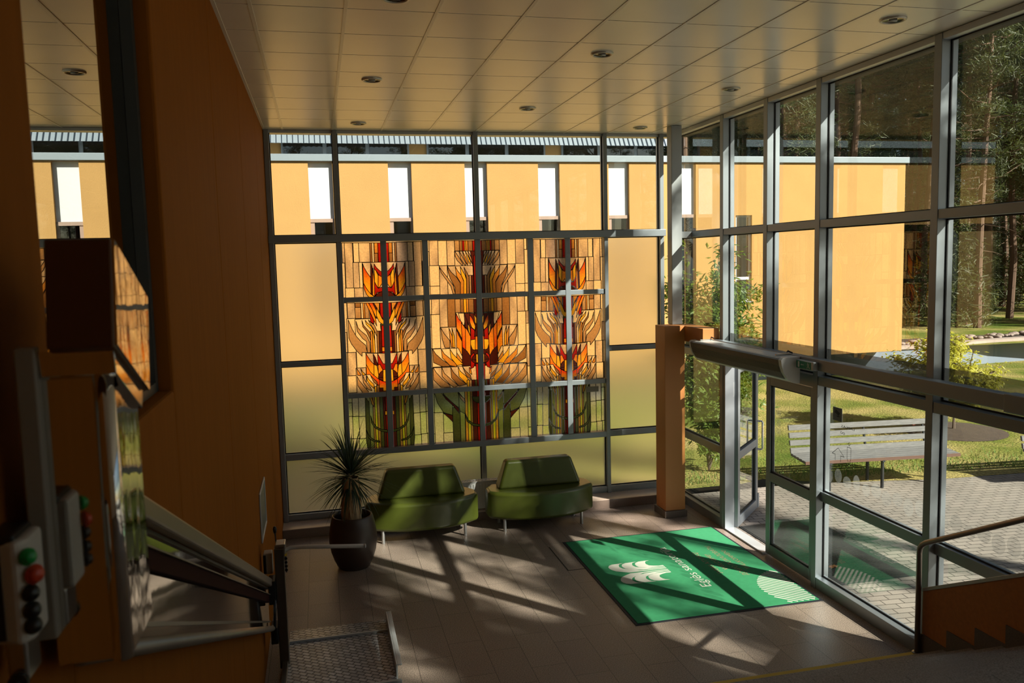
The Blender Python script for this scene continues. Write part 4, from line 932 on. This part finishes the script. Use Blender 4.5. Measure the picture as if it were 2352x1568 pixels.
# clipped lawn: polygon in front of the facade, reaching the paving along a slightly oblique edge
lw = MB()
lw.add([(-16,10.8,0),(6.0,10.8,0),(6.40,10.93,0),(7.2,10.47,0),(8.84,10.12,0),(10.3,10.02,0),(14,9.6,0),(60,7.0,0),(60,21,0),(-16,21,0)], [tuple(range(10))])
struct(lw.build('trim_161', M['lawn'], origin=(0,0,0)), 'sunlit lawn between the lobby and the ochre building', 'lawn')
lw2 = MB(); lw2.add([(16.5,19.95,.62),(140,12,.62),(140,160,.62),(-60,160,.62),(-60,24,.62),(16.5,24,.62)], [tuple(range(6))])
struct(lw2.build('trim_162', M['lawn'], origin=(0,0,.62)), 'raised lawn under the pines beyond the low wall', 'lawn')
# grass tufts along the paving edge
rr = random.Random(5)
gt = MB()
for i in range(2600):
    x = rr.uniform(5.2, 13.5); e_ = 10.8-(x-6.4)*.12 if x > 6.4 else 10.95
    y = e_ + abs(rr.gauss(0,.5)); a = rr.uniform(0,PI); h = rr.uniform(.03,.085); w_ = .006; dx = rr.uniform(-.03,.03); dy = rr.uniform(-.03,.03)
    gt.add([(x-w_*math.cos(a),y-w_*math.sin(a),0),(x+w_*math.cos(a),y+w_*math.sin(a),0),(x+dx,y+dy,h)], [(0,1,2)])
tag(gt.build('grass_edge', mat('grass blade', (.10,.18,.02), .7, var=.4, nscale=2), origin=(9,10.6,0)), 'ragged grass blades along the paving edge', 'grass', kind='stuff')
# ribbed mat outside the doors
og = thing('outdoor_mat', (5.45,8.05,0), 'black ribbed scraper mat set outside the glass doors', 'mat')
MB().box(4.97,6.0,7.10,9.05,-.004,.004).build('mat_frame', M['grate'], og)
b = MB()
for i in range(64): b.box(4.99,5.98,7.12+i*.03,7.136+i*.03,.003,.011)
b.build('ribs', M['grate'], og)
# autumn leaf on it
al = MB(); P0 = Vector((5.25,7.53,.016)); star = []
for k in range(20):
    t = 2*PI*k/20; r = (.075 if k % 4 == 0 else .03 if k % 2 else .05); star.append(P0+Vector((r*math.cos(t),r*math.sin(t),.012*math.sin(3*t))))
al.add([P0+Vector((0,0,.006))]+star, [(0,k+1,(k+1)%20+1) for k in range(20)])
al.tube([P0, P0+Vector((.05,-.08,.004))], .002, 5)
tag(al.build('fallen_leaf', M['autumn']), 'curled brown autumn leaf lying on the outdoor mat', 'leaf')

# ================================================================== OCHRE BUILDING
FY = 19.0
bd = thing('ochre_building', (2,FY,0), 'long ochre rendered building with white slots under a corrugated roof', 'building')
bays_x = [.15+1.765*k for k in range(-6,6)]      # left edges around; slot width .53
slots = [(x-.265, x+.265) for x in bays_x if x < 9.2]
win = (10.33,10.78,2.2,4.38)
b = MB(); x = -12.0; ZB, ZTp = .70, 5.68
b.box(-12, 15.26, FY+.12, FY+6, ZB, ZTp)                     # body behind the slots
for a, c_ in slots:
    b.box(x, a, FY, FY+.12, ZB, ZTp); x = c_
b.box(x, win[0], FY, FY+.12, ZB, ZTp)
b.box(win[1], 15.26, FY, FY+.12, ZB, ZTp)
b.box(win[0], win[1], FY, FY+.12, ZB, win[2]); b.box(win[0], win[1], FY, FY+.12, win[3], ZTp)
b.build('rendered_wall', M['stucco'], bd)
for a, c_ in slots:
    MB().box(a+.001, c_-.001, FY+.10, FY+.119, 4.42, 5.675).build('white_slot_panel', M['whitepanel'], bd)
    w_ = MB(); w_.box(a+.001, c_-.001, FY+.05, FY+.119, 4.34, 4.42); w_.box(a+.001, a+.09, FY+.07, FY+.119, 1.9, 4.34); w_.box(c_-.05, c_-.001, FY+.07, FY+.119, 1.9, 4.34); w_.box(a+.09,c_-.05,FY+.07,FY+.119,1.9,1.96)
    fo = w_.build('slot_window_frame', M['taupe'], bd)
    MB().box(a+.09, c_-.05, FY+.10, FY+.105, 1.96, 4.34).build('pane', M['darkglass'], fo)
    MB().box(a+.005, c_-.005, FY+.108, FY+.118, 1.92, 4.38).build('dark_interior', M['dark'], fo)
w_ = MB(); w_.box(win[0],win[1],FY+.06,FY+.118,win[3]-.05,win[3]); w_.box(win[0],win[0]+.05,FY+.06,FY+.118,win[2],win[3]-.05); w_.box(win[1]-.05,win[1],FY+.06,FY+.118,win[2],win[3]-.05); w_.box(win[0]+.05,win[1]-.05,FY+.06,FY+.118,win[2],win[2]+.06); w_.box(win[0]+.05,win[1]-.05,FY+.06,FY+.118,2.75,2.82)
fo = w_.build('tall_window_frame', M['whitepanel'], bd)
MB().box(win[0]+.05,win[1]-.05,FY+.10,FY+.104,win[2]+.06,win[3]-.05).build('pane', M['darkglass'], fo)
MB().box(win[0]+.01,win[1]-.01,FY+.108,FY+.117,win[2]+.01,win[3]-.01).build('dark_interior', M['dark'], fo)
MB().box(win[0]-.03,win[1]+.03,FY-.04,FY+.05,win[2]-.03,win[2]).build('window_sill', M['zinc'], bd)
MB().box(-12.05, 15.34, FY-.06, FY+6, 5.685, 5.84).build('coping', M['zinc'], bd, bevel=.01)
MB().box(-12.0, 15.25, FY+.02, FY+5.9, 5.675, 5.69).build('coping_underside', M['taupe'], bd)
MB().box(-12, 9.35, 21.3, 24.5, 5.8, 7.3).build('upper_wall', M['stucco'], bd)
x = -12.0; k = 0
while x < 9.3:
    wd = 1.05 if k % 4 else .45
    if k % 4 == 0: x += wd; k += 1; continue
    fo = MB().box(x, min(x+wd,9.3), 21.24, 21.30, 5.95, 6.42).build('clerestory_frame', M['zinc'], bd)
    MB().box(x+.05, min(x+wd,9.3)-.05, 21.22, 21.24, 5.98, 6.40).build('pane', M['darkglass'], fo); MB().box(x+.052, min(x+wd,9.3)-.052, 21.236, 21.2395, 5.985, 6.395).build('dark_interior', M['dark'], fo)
    x += wd; k += 1
# corrugated sheet: trapezoid ribs
pr = []; x = -12.2
while x < 9.45:
    pr += [(x,0),(x+.045,0),(x+.055,.05),(x+.118,.05)]; x += .13
rs = MB(); n = len(pr)
v = []
for (xx, d_) in pr: v += [(xx, 20.95-d_, 6.36-d_*.1), (xx, 21.75-d_, 7.6)]
for (xx, d_) in pr: v += []
rs.add(v, [(2*i, 2*i+2, 2*i+3, 2*i+1) for i in range(n-1)])
ro = rs.build('corrugated_roof', M['zinc2'], bd)
sd = ro.modifiers.new('thickness', 'SOLIDIFY'); sd.thickness = .012
MB().box(8.6, 15.2, FY+.85, FY+6, 0, .70).build('plinth', M['plinth'], bd)
MB().box(-12, 8.6, FY+.85, FY+6, 0, .70).build('plinth', M['plinth'], bd)
# low retaining wall with stones on top
rw_ = thing('retaining_wall', (19,20.2,0), 'low pale blue planter wall with stone coping beyond the lawn', 'wall')
pts = [(15.2,19.85),(16.4,19.80),(17.6,19.95),(19.2,20.22),(20.8,20.32),(24,20.1),(30,19.2)]
b = MB(); c2 = MB()
for (xa,ya),(xb,yb) in zip(pts, pts[1:]):
    b.add([(xa,ya,0),(xb,yb,0),(xb,yb+.25,0),(xa,ya+.25,0),(xa,ya,.62),(xb,yb,.62),(xb,yb+.25,.62),(xa,ya+.25,.62)],[(0,3,2,1),(4,5,6,7),(0,1,5,4),(1,2,6,5),(2,3,7,6),(3,0,4,7)])
    c2.add([(xa,ya-.05,.62),(xb,yb-.05,.62),(xb,yb+.30,.62),(xa,ya+.30,.62),(xa,ya-.05,.70),(xb,yb-.05,.70),(xb,yb+.30,.70),(xa,ya+.30,.70)],[(0,3,2,1),(4,5,6,7),(0,1,5,4),(1,2,6,5),(2,3,7,6),(3,0,4,7)])
b.build('wall_body', M['plinth'], rw_); c2.build('coping', M['stone'], rw_)
rr = random.Random(21); ico = bmesh.new(); bmesh.ops.create_icosphere(ico, subdivisions=2, radius=1); iv = [v.co.copy() for v in ico.verts]; fi = [tuple(q.index for q in f_.verts) for f_ in ico.faces]; ico.free()
pb0 = MB().add(iv, fi).build('pebble', M['pebble'], smooth=True, origin=(0,0,0))
tag(pb0, 'round beach stone in the planter along the low wall', 'stone', 'stones in the planter by the low wall')
for i in range(110):
    o = pb0 if i == 0 else pb0.copy()
    if i: col.objects.link(o)
    t = rr.random()**1.3; x = 15.4+8*t; y = 20.25 + .42*min(1,max(0,(x-16.6)/2.4)) + rr.random()*.8; s = rr.uniform(.05,.105)
    o.location = (x, y, .68+.3*s); o.scale = (s*1.2, s, s*.65); o.rotation_euler = (rr.uniform(-.2,.2),rr.uniform(-.2,.2),rr.uniform(0,3))
struct(MB().box(15.1, 24, 20.62, 21.8, .3, .66).build('trim_163', M['soil']), 'dark bed of the stone planter', 'bed')

# ================================================================== PARK BENCHES
def bench(A, B, label):
    A = Vector(A); B = Vector(B); d = (B-A).normalized(); nb = Vector((-d.y,d.x,0)); ln = (B-A).length; Z = Vector((0,0,1))
    root = thing('park_bench', (A.x,A.y,0), label, 'bench', 'timber park benches on the lawn edge')
    mid = A+d*ln/2
    for i in range(5):
        c_ = mid + nb*(.05+.092*i) + Z*(.43+.004*i)
        MB().obox(c_, d*ln/2, nb*.041, Z*.02).build('seat_slat', [M['wood']], root, bevel=.004)
    MB().obox(mid+nb*-.001+Z*.425, d*ln/2, nb*.008, Z*.022).build('seat_front_edge', M['wood_d'], root)
    for i in range(4):
        z = .50+.108*i; o_ = .47+.026*i
        up_ = Vector((nb.x*.22, nb.y*.22, 1)).normalized()
        MB().obox(mid + nb*o_ + Z*z - d*.02, d*(ln/2-.02), nb*.018, up_*.038).build('back_slat', M['wood'], root, bevel=.006)
    for t in (.16, .50, .90):
        p = A + d*(ln*t)
        b = MB(); b.tube([p+nb*.03+Z*0, p+nb*.03+Z*.41], .024, 10); b.tube([p+nb*.42+Z*0, p+nb*.42+Z*.41], .024, 10)
        b.obox(p+nb*.24+Z*.395, d*.02, nb*.25, Z*.014); b.tube([p+nb*.46+Z*.38, p+nb*.505+Z*.60, p+nb*.575+Z*.86], .018, 8)
        b.build('iron_support', M['iron'], root)
    return root
b1 = bench((6.58,10.10,0), (8.93,9.84,0), 'weathered grey timber bench facing the entrance glazing')
b2 = copy_tree(b1, (9.84,9.26,0), 'second timber bench, cut by the right edge of the picture')
# round no smoking plate on the first bench
sg_ = MB(); c_ = Vector((8.62,10.43,.80))
MB().lathe([(0,0),(.035,0),(.035,.003),(0,.003)],0,0,24).build('round_plate', M['white'], b1, origin=(0,0,0)).matrix_local = Matrix.Translation(c_-Vector(WL[b1.name])) @ Matrix.Rotation(PI/2,4,'X')
ob = MB().lathe([(.026,.0),(.035,0),(.035,.0045),(.026,.0045)],0,0,24).build('red_ring', M['red_b'], b1, origin=(0,0,0)); ob.matrix_local = Matrix.Translation(c_-Vector(WL[b1.name])) @ Matrix.Rotation(PI/2,4,'X')

# ================================================================== SHRUBS
def shrub(P, stems, nleaf, L0, name, label, lm, seed, leafw=.42, tips=None, stemr=.012, clump=.10):
    rr = random.Random(seed); P = Vector(P); root = thing(name, P, label, 'shrub')
    sb = MB(); lb = MB()
    for (path, cnt) in stems(rr):
        path = [P+Vector(q) for q in path]
        sb.tube(path, [stemr*(1-.8*i/(len(path)-1)) for i in range(len(path))], 6)
        for j in range(cnt):
            t = rr.uniform(.12,1)*(len(path)-1); i = min(int(t), len(path)-2); q = path[i].lerp(path[i+1], t-i)
            o = q + Vector((rr.gauss(0,clump),rr.gauss(0,clump),rr.gauss(0,clump*.8)))
            az = rr.uniform(0,2*PI); el = rr.uniform(-.9,.35); d = Vector((math.cos(az)*math.cos(el),math.sin(az)*math.cos(el),math.sin(el)))
            s = d.cross(Vector((0,0,1))).normalized(); s = (s + Vector((0,0,rr.uniform(-.5,.5)))).normalized(); u = s.cross(d)
            l = L0*rr.uniform(.65,1.2); w_ = l*leafw*.5
            lb.quad(o, o+d*l*.45+s*w_-u*l*.05, o+d*l-u*l*.12, o+d*l*.45+u*l*.05)
            lb.quad(o, o+d*l*.45+u*l*.05, o+d*l-u*l*.12, o+d*l*.45-s*w_-u*l*.05)
    sb.build('stems', M['twig'], root); lb.build('foliage', M[lm], root)
    return root
def st_big(rr):
    out = []
    for k in range(20):
        a = rr.uniform(0,2*PI); r = rr.uniform(.1,.66); h = rr.uniform(2.5,3.65) if r < .45 else rr.uniform(1.2,2.7)
        out.append(([(0,0,0),(r*.35*math.cos(a),r*.35*math.sin(a),h*.35),(r*.75*math.cos(a),r*.75*math.sin(a),h*.7),(r*math.cos(a),r*math.sin(a),h)], 190))
        for q in range(5):
            t = rr.uniform(.25,.85); b0 = Vector((r*t*math.cos(a),r*t*math.sin(a),h*t)); a2 = a+rr.uniform(-1.3,1.3); l = rr.uniform(.3,.7)
            out.append(([tuple(b0), tuple(b0+Vector((math.cos(a2)*l*.6,math.sin(a2)*l*.6,l*.35))), tuple(b0+Vector((math.cos(a2)*l,math.sin(a2)*l,l*.45)))], 75))
    return out
shrub((5.85,11.6,0), st_big, 0, .125, 'tall_shrub', 'tall leafy green shrub growing outside the corner by the door', 'leaf1', 4)
def st_yel(rr):
    out = [([(0,0,0),(.02,.02,.35),(.05,0,.8)], 0)]
    for k in range(24):
        a = rr.uniform(0,2*PI); h = rr.uniform(.75,2.25); r = (1.25 if h < 1.7 else .6)*rr.uniform(.4,1.0); z0 = rr.uniform(.3,.6)
        p0 = Vector((.02,0,z0)); p2 = Vector((r*math.cos(a),r*math.sin(a),h)); p1 = p0.lerp(p2,.5)+Vector((0,0,-.08))
        out.append(([tuple(p0),tuple(p1),tuple(p2)], 170))
        for q in range(3):
            t = rr.uniform(.4,.9); b0 = p0.lerp(p2,t); a2 = a+rr.uniform(-1,1); l = rr.uniform(.2,.45)
            out.append(([tuple(b0),tuple(b0+Vector((math.cos(a2)*l*.5,math.sin(a2)*l*.5,l*.3))),tuple(b0+Vector((math.cos(a2)*l,math.sin(a2)*l,l*.5)))], 90))
    return out
shrub((11.45,12.8,0), st_yel, 0, .105, 'yellow_shrub', 'yellow green shrub on a bare soil patch behind the bench', 'leaf2', 9, stemr=.03, clump=.075, leafw=.5)
def st_bare(rr):
    out = [([(0,0,0),(.02,.01,.9),(.0,.03,1.7),(.03,0,2.6)], 3)]
    for k in range(26):
        z = rr.uniform(.8,2.4); a = rr.uniform(0,6.28); l = rr.uniform(.3,.9)*(1.25-z/3.2); p0 = Vector((0,0,z)); p2 = p0+Vector((math.cos(a)*l,math.sin(a)*l,l*.55)); out.append(([tuple(p0),tuple(p0.lerp(p2,.5)+Vector((0,0,-.04))),tuple(p2)], 1))
        for q in range(2):
            b0 = p0.lerp(p2,rr.uniform(.4,.8)); a2 = a+rr.uniform(-1,1); out.append(([tuple(b0),tuple(b0+Vector((math.cos(a2)*l*.4,math.sin(a2)*l*.4,l*.3)))], 1))
    return out
sap = shrub((23.4,25.4,.62), st_bare, 0, .07, 'young_tree', 'bare young tree tied between two short stakes behind the low wall', 'leaf1', 2, stemr=.028, clump=.03)
for dx in (-.35,.35): MB().tube([(23.4+dx,25.3,.62),(23.4+dx,25.3,1.7)], .03, 8).build('stake', M['wood_d'], sap)
sp = MB(); sp.lathe([(0,.05),(.5,.04),(.9,.005)], 11.45, 12.8, 24); struct(sp.build('trim_164', mat('bare brown earth', (.055,.036,.024), .95, var=.4, nscale=8, bump=.6, bscale=30)), 'bare soil patch around the yellow green shrub', 'soil')

# ================================================================== PINES
def pine_mesh(seed, h, crown0, spread, dens, name_t, name_c):
    rr = random.Random(seed); tb = MB(); cb = MB()
    path = []; x = y = 0
    for i in range(9):
        path.append((x,y,h*i/8)); x += rr.gauss(0,.10); y += rr.gauss(0,.10)
    r0 = .0078*h
    tb.tube(path, [r0*(1-.82*i/8) for i in range(9)], 9)
    def at(z):
        t = min(7.999, z/h*8); i = int(t); return Vector(path[i]).lerp(Vector(path[i+1]), t-i)
    nb = int(58*dens)
    for k in range(nb):
        z = h*(crown0 + (1-crown0)*(k+rr.random())/nb); rel = (z/h-crown0)/(1-crown0)
        a = rr.uniform(0,2*PI); l = spread*(1-rel*.75)*rr.uniform(.55,1.1)*(.6+.8*rel if rel < .25 else 1)
        p = at(z); d = Vector((math.cos(a),math.sin(a),rr.uniform(-.15,.3)))
        pts = [p, p+d*l*.5+Vector((0,0,-.05*l)), p+d*l+Vector((0,0,rr.uniform(-.05,.2)*l))]
        tb.tube(pts, [.035*(1-rel*.6), .022, .008], 5)
        for c_ in range(int(3+l*3.0)):
            t = rr.uniform(.3,1.05); q = pts[0].lerp(pts[2], t) + Vector((rr.gauss(0,.22),rr.gauss(0,.22),rr.gauss(0,.13)))
            needle_clump(cb, rr, q, rr.uniform(.26,.48), 30)
    for k in range(10):     # dead lower branches
        z = h*rr.uniform(.15,crown0+.1); a = rr.uniform(0,2*PI); l = rr.uniform(.6,1.8); p = at(z)
        tb.tube([p, p+Vector((math.cos(a)*l*.6,math.sin(a)*l*.6,-.1*l)), p+Vector((math.cos(a)*l,math.sin(a)*l,-.25*l))], [.02,.012,.004], 4)
    return tb, cb
def needle_clump(cb, rr, q, R, n, wk=.034):
    for i in range(n):
        d = Vector((rr.gauss(0,1),rr.gauss(0,1),rr.gauss(0,.7)+.15)).normalized(); s = d.cross(Vector((rr.gauss(0,1),rr.gauss(0,1),rr.gauss(0,1)))).normalized()
        o = q + Vector((rr.gauss(0,R*.35),rr.gauss(0,R*.35),rr.gauss(0,R*.28))); l = R*rr.uniform(.45,.8); w_ = R*wk
        cb.quad(o-s*w_, o+s*w_, o+d*l+s*w_*.6, o+d*l-s*w_*.6)
protos = []
for i, (h, c0, sp_, dn) in enumerate(((19,.24,2.4,1.25),(22,.34,2.5,1.25),(17,.12,2.3,1.4),(20,.42,2.7,1.1))):
    tb, cb = pine_mesh(30+i, h, c0, sp_, dn, '', '')
    protos.append((tb, cb, h))
PL = 'tall pine in the dark wood beyond the lawn'
pine0 = []
rr = random.Random(77); cnt = 0
def place_pine(i, x, y, z, rz_, s):
    if i >= len(pine0):
        pass
pos = []
tries = 0
while len(pos) < 120 and tries < 9000:
    tries += 1
    az = math.radians(rr.uniform(21,50)); R = rr.uniform(32, 74); x = R*math.sin(az); y = R*math.cos(az)
    if x < 17 and y < 31: continue
    if y < 23 and x < 30: continue
    if any((x-a)**2+(y-b_)**2 < (2.3 if R < 45 else 2.8)**2 for a, b_ in pos): continue
    pos.append((x,y))
pos += [(17.5,27.5),(20.5,29.5),(24.0,26.5),(27.5,24.0),(14.0,29.5),(11.0,30.5),(22.3,33),(30.5,27.3)]
for k, (x, y) in enumerate(pos):
    i = k % 4; tb, cb, h = protos[i]; s = rr.uniform(.85,1.12); rz_ = rr.uniform(0,6.28)
    if k < 4:
        t_ = thing('pine_tree', (0,0,0), PL, 'tree', 'pines of the dark wood beyond the lawn')
        tb.build('trunk', M['pinebark'], t_); cb.build('crown', M['needle' if i % 2 else 'needle2'], t_)
        pine0.append(t_)
    else: t_ = copy_tree(pine0[i], (0,0,0))
    t_.location = (x,y,.62); t_.scale = (s,s,s); t_.rotation_euler = (0,0,rz_)
ring = []
for k in range(46):
    az = math.radians(52+ (150*k/45) + rr.uniform(-2,2)); R = rr.uniform(37,52); ring.append((R*math.sin(az), R*math.cos(az)))
for k, (x, y) in enumerate(ring):
    t_ = copy_tree(pine0[k % 4], (0,0,0)); s = rr.uniform(.85,1.0); t_.location = (x,y,0); t_.scale = (s,s,s); t_.rotation_euler = (0,0,rr.uniform(0,6.28))
    t_['label'] = 'pine of the wood around the park, outside the picture'; t_['group'] = 'pines outside the picture'
# undergrowth: young spruces between the trunks
ub = MB(); rr = random.Random(8)
tb = MB(); tb.tube([(0,0,0),(0,0,2.6)], [.04,.01], 6)
for k in range(95):
    z = .2+2.4*k/95; r = (1-z/2.8)*1.0; a = rr.uniform(0,6.28); needle_clump(ub, rr, Vector((r*math.cos(a)*rr.uniform(.4,1),r*math.sin(a)*rr.uniform(.4,1),z)), .34, 24)
u0 = thing('young_spruce', (0,0,0), 'low bushy young conifer among the trunks of the wood', 'tree', 'young conifers in the wood')
tb.build('trunk', M['pinebark'], u0); ub.build('crown', M['needle2'], u0)
for k in range(80):
    az = math.radians(rr.uniform(22,49)); R = rr.uniform(40,78) if k > 7 else rr.uniform(33,40); t_ = u0 if k == 0 else copy_tree(u0, (0,0,0))
    s = rr.uniform(.8,1.9); t_.location = (R*math.sin(az), R*math.cos(az), .62); t_.scale = (s,s,s); t_.rotation_euler = (0,0,rr.uniform(0,6))
# ------------------------------------------------------------ unseen pines right of the picture, crowns shaped to leave lit patches in the lobby
LIT = [[(4.9,5.3),(5.7,5.3),(5.7,7.0),(4.9,7.0)],[(4.9,8.4),(5.7,8.0),(5.7,8.8),(4.9,9.2)],[(1.25,9.65),(1.69,9.2),(2.08,8.55),(2.07,8.31),(1.94,8.3),(1.54,8.95),(1.18,9.62)],[(0.93,9.21),(1.18,8.89),(1.54,8.42),(1.9,7.94),(2.08,7.6),(2.05,7.34),(1.9,7.41),(1.51,7.83),(1.21,8.17),(0.99,8.42),(0.92,8.77)],[(0.55,9.72),(0.78,9.4),(0.79,8.7),(0.55,8.88),(0.48,9.1)],[(0.93,8.26),(1.07,8.12),(1.34,7.74),(1.22,7.7),(0.96,8.0)],[(1.33,7.33),(1.6,7.25),(1.63,7.08),(1.36,7.1)],[(3.14,6.52),(3.27,6.39),(3.58,6.01),(3.31,5.81),(3.09,6.03),(3.07,6.32)],[(0.54,6.97),(0.66,6.61),(0.8,6.29),(0.49,6.38)],[(2.87,9.19),(3.29,9.14),(3.49,8.66),(3.7,8.05),(3.71,7.11),(3.47,7.55),(3.11,8.37),(2.85,8.81)],[(3.42,9.18),(4.23,9.19),(4.67,9.13),(4.8,8.21),(4.67,6.91),(3.94,6.88),(3.95,7.72),(3.99,8.84)],[(2.81,7.87),(3.05,7.45),(3.35,6.99),(3.23,6.94),(2.8,7.3),(2.73,7.6)],[(2.75,7.06),(3.03,6.88),(2.74,6.81)],[(3.95,6.86),(4.63,6.87),(4.78,5.87),(4.71,6.06),(4.38,6.22),(4.15,6.47)],[(0.05,7.24),(0.43,7.4),(0.41,6.8),(0.07,7.11)],[(3.34,9.92),(3.84,9.96),(4.06,9.6),(3.64,9.46)],[(2.62,9.5),(2.75,9.15),(2.72,8.56),(2.6,8.67)],[(0.05,7.81),(0.66,8.58),(0.75,8.5),(0.13,7.68)],[(0.1,10.28),(0.29,10.26),(0.57,9.92),(0.38,9.94)],[(0.13,10.93),(0.38,10.94),(0.66,10.61),(0.45,10.6)],[(1.38,10.27),(1.98,10.15),(2.0,9.91),(1.61,9.98)],[(1.37,10.94),(1.73,10.95),(1.77,10.66),(1.64,10.64)],[(-0.01,14.36),(0.18,14.35),(1.02,13.32),(0.82,13.33)],[(0.18,14.09),(0.76,14.13),(0.98,13.86),(0.4,13.81)],[(0.33,12.58),(2.07,12.6),(2.65,11.89),(1.34,11.99),(0.44,12.45)],[(0.06,13.5),(0.31,13.56),(1.11,12.53),(0.89,12.54)],[(2.27,12.05),(2.32,12.3),(2.92,11.57),(2.97,11.19)],[(3.3,10.79),(3.31,11.1),(3.8,10.5),(3.74,10.25)]]
_q = []
for i_, p_ in enumerate(LIT):
    f_ = 1.32 if 18 <= i_ <= 21 else 1.1
    cx_ = sum(a for a, b_ in p_)/len(p_); cy_ = sum(b_ for a, b_ in p_)/len(p_); _q.append([(cx_+(a-cx_)*f_, cy_+(b_-cy_)*f_) for a, b_ in p_])
LIT = _q
def pip(x, y, p):
    c_ = False; j = len(p)-1
    for i in range(len(p)):
        if (p[i][1] > y) != (p[j][1] > y) and x < (p[j][0]-p[i][0])*(y-p[i][1])/(p[j][1]-p[i][1])+p[i][0]: c_ = not c_
        j = i
    return c_
def sundist(x, y):
    # distance into (negative) or out of (positive) the nearest lit patch the canopy is cut around, in the sun's footprint on the floor
    best = 9
    for p in LIT:
        ins = pip(x, y, p); dm_ = 9
        for i in range(len(p)):
            ax, ay = p[i]; bx, by = p[(i+1)%len(p)]; l2 = (bx-ax)**2+(by-ay)**2; t = max(0,min(1,((x-ax)*(bx-ax)+(y-ay)*(by-ay))/l2)); dm_ = min(dm_, math.hypot(x-ax-t*(bx-ax), y-ay-t*(by-ay)))
        best = min(best, -dm_ if ins else dm_)
    return best
rr = random.Random(19)
SD = Vector((.97,-1.17,1.0))      # towards the sun, per metre of height
trunks = [(13.0,-6.6),(16.2,-4.0),(10.8,-9.6),(14.6,-9.2),(17.5,-7.4)]
tbs = [MB() for _ in trunks]; cbs = [MB() for _ in trunks]
for (x, y), tb in zip(trunks, tbs): tb.tube([(x,y,0),(x+.1,y,6),(x-.05,y+.1,12),(x,y,17.5)], [.19,.16,.12,.03], 9)
made = 0
for k in range(14000):
    fx = rr.uniform(-1.6, 5.6); fy = rr.uniform(4.4, 14.6); h = rr.uniform(9.0, 16.5)
    R = rr.uniform(.13,.32) if k < 9000 else rr.uniform(.06,.11)
    sd_ = sundist(fx, fy)
    if fy > 11.5 and math.sin(fx*2.1+fy*1.3)+math.sin(fx*1.1-fy*2.3+1.0)+.6*math.sin(fy*4.1+fx*3.0) > .15: continue
    if fx*.77+fy*.64 > 10.5: continue
    if k >= 9000 and sd_ > .40: continue
    if sd_ < R*(1.2 if k < 9000 else 1.7): 
        if not (sd_ > -.1 and rr.random() < .04): continue
    q = Vector((fx,fy,0)) + SD*h
    i = min(range(len(trunks)), key=lambda t: (trunks[t][0]-q.x)**2+(trunks[t][1]-q.y)**2)
    needle_clump(cbs[i], rr, q, R*1.25, 16, .08); made += 1
    if made % 9 == 0:
        p0 = Vector((trunks[i][0],trunks[i][1],max(6,q.z-1.2)))
        ok = all(sundist((p0.lerp(q,t)-SD*p0.lerp(q,t).z).x, (p0.lerp(q,t)-SD*p0.lerp(q,t).z).y) > .04 for t in (.2,.4,.6,.8,1))
        if ok: tbs[i].tube([p0, p0.lerp(q,.55)+Vector((0,0,-.1)), q], [.04,.025,.01], 5)
for i, (x, y) in enumerate(trunks):
    t_ = thing('pine_tree', (x,y,0), 'tall unseen pine right of the picture, crown shaped to leave the lit floor patches', 'tree', 'pines shading the lobby')
    tbs[i].build('trunk', M['pinebark'], t_); cbs[i].build('crown', M['needle'], t_)
print('canopy clumps', made)
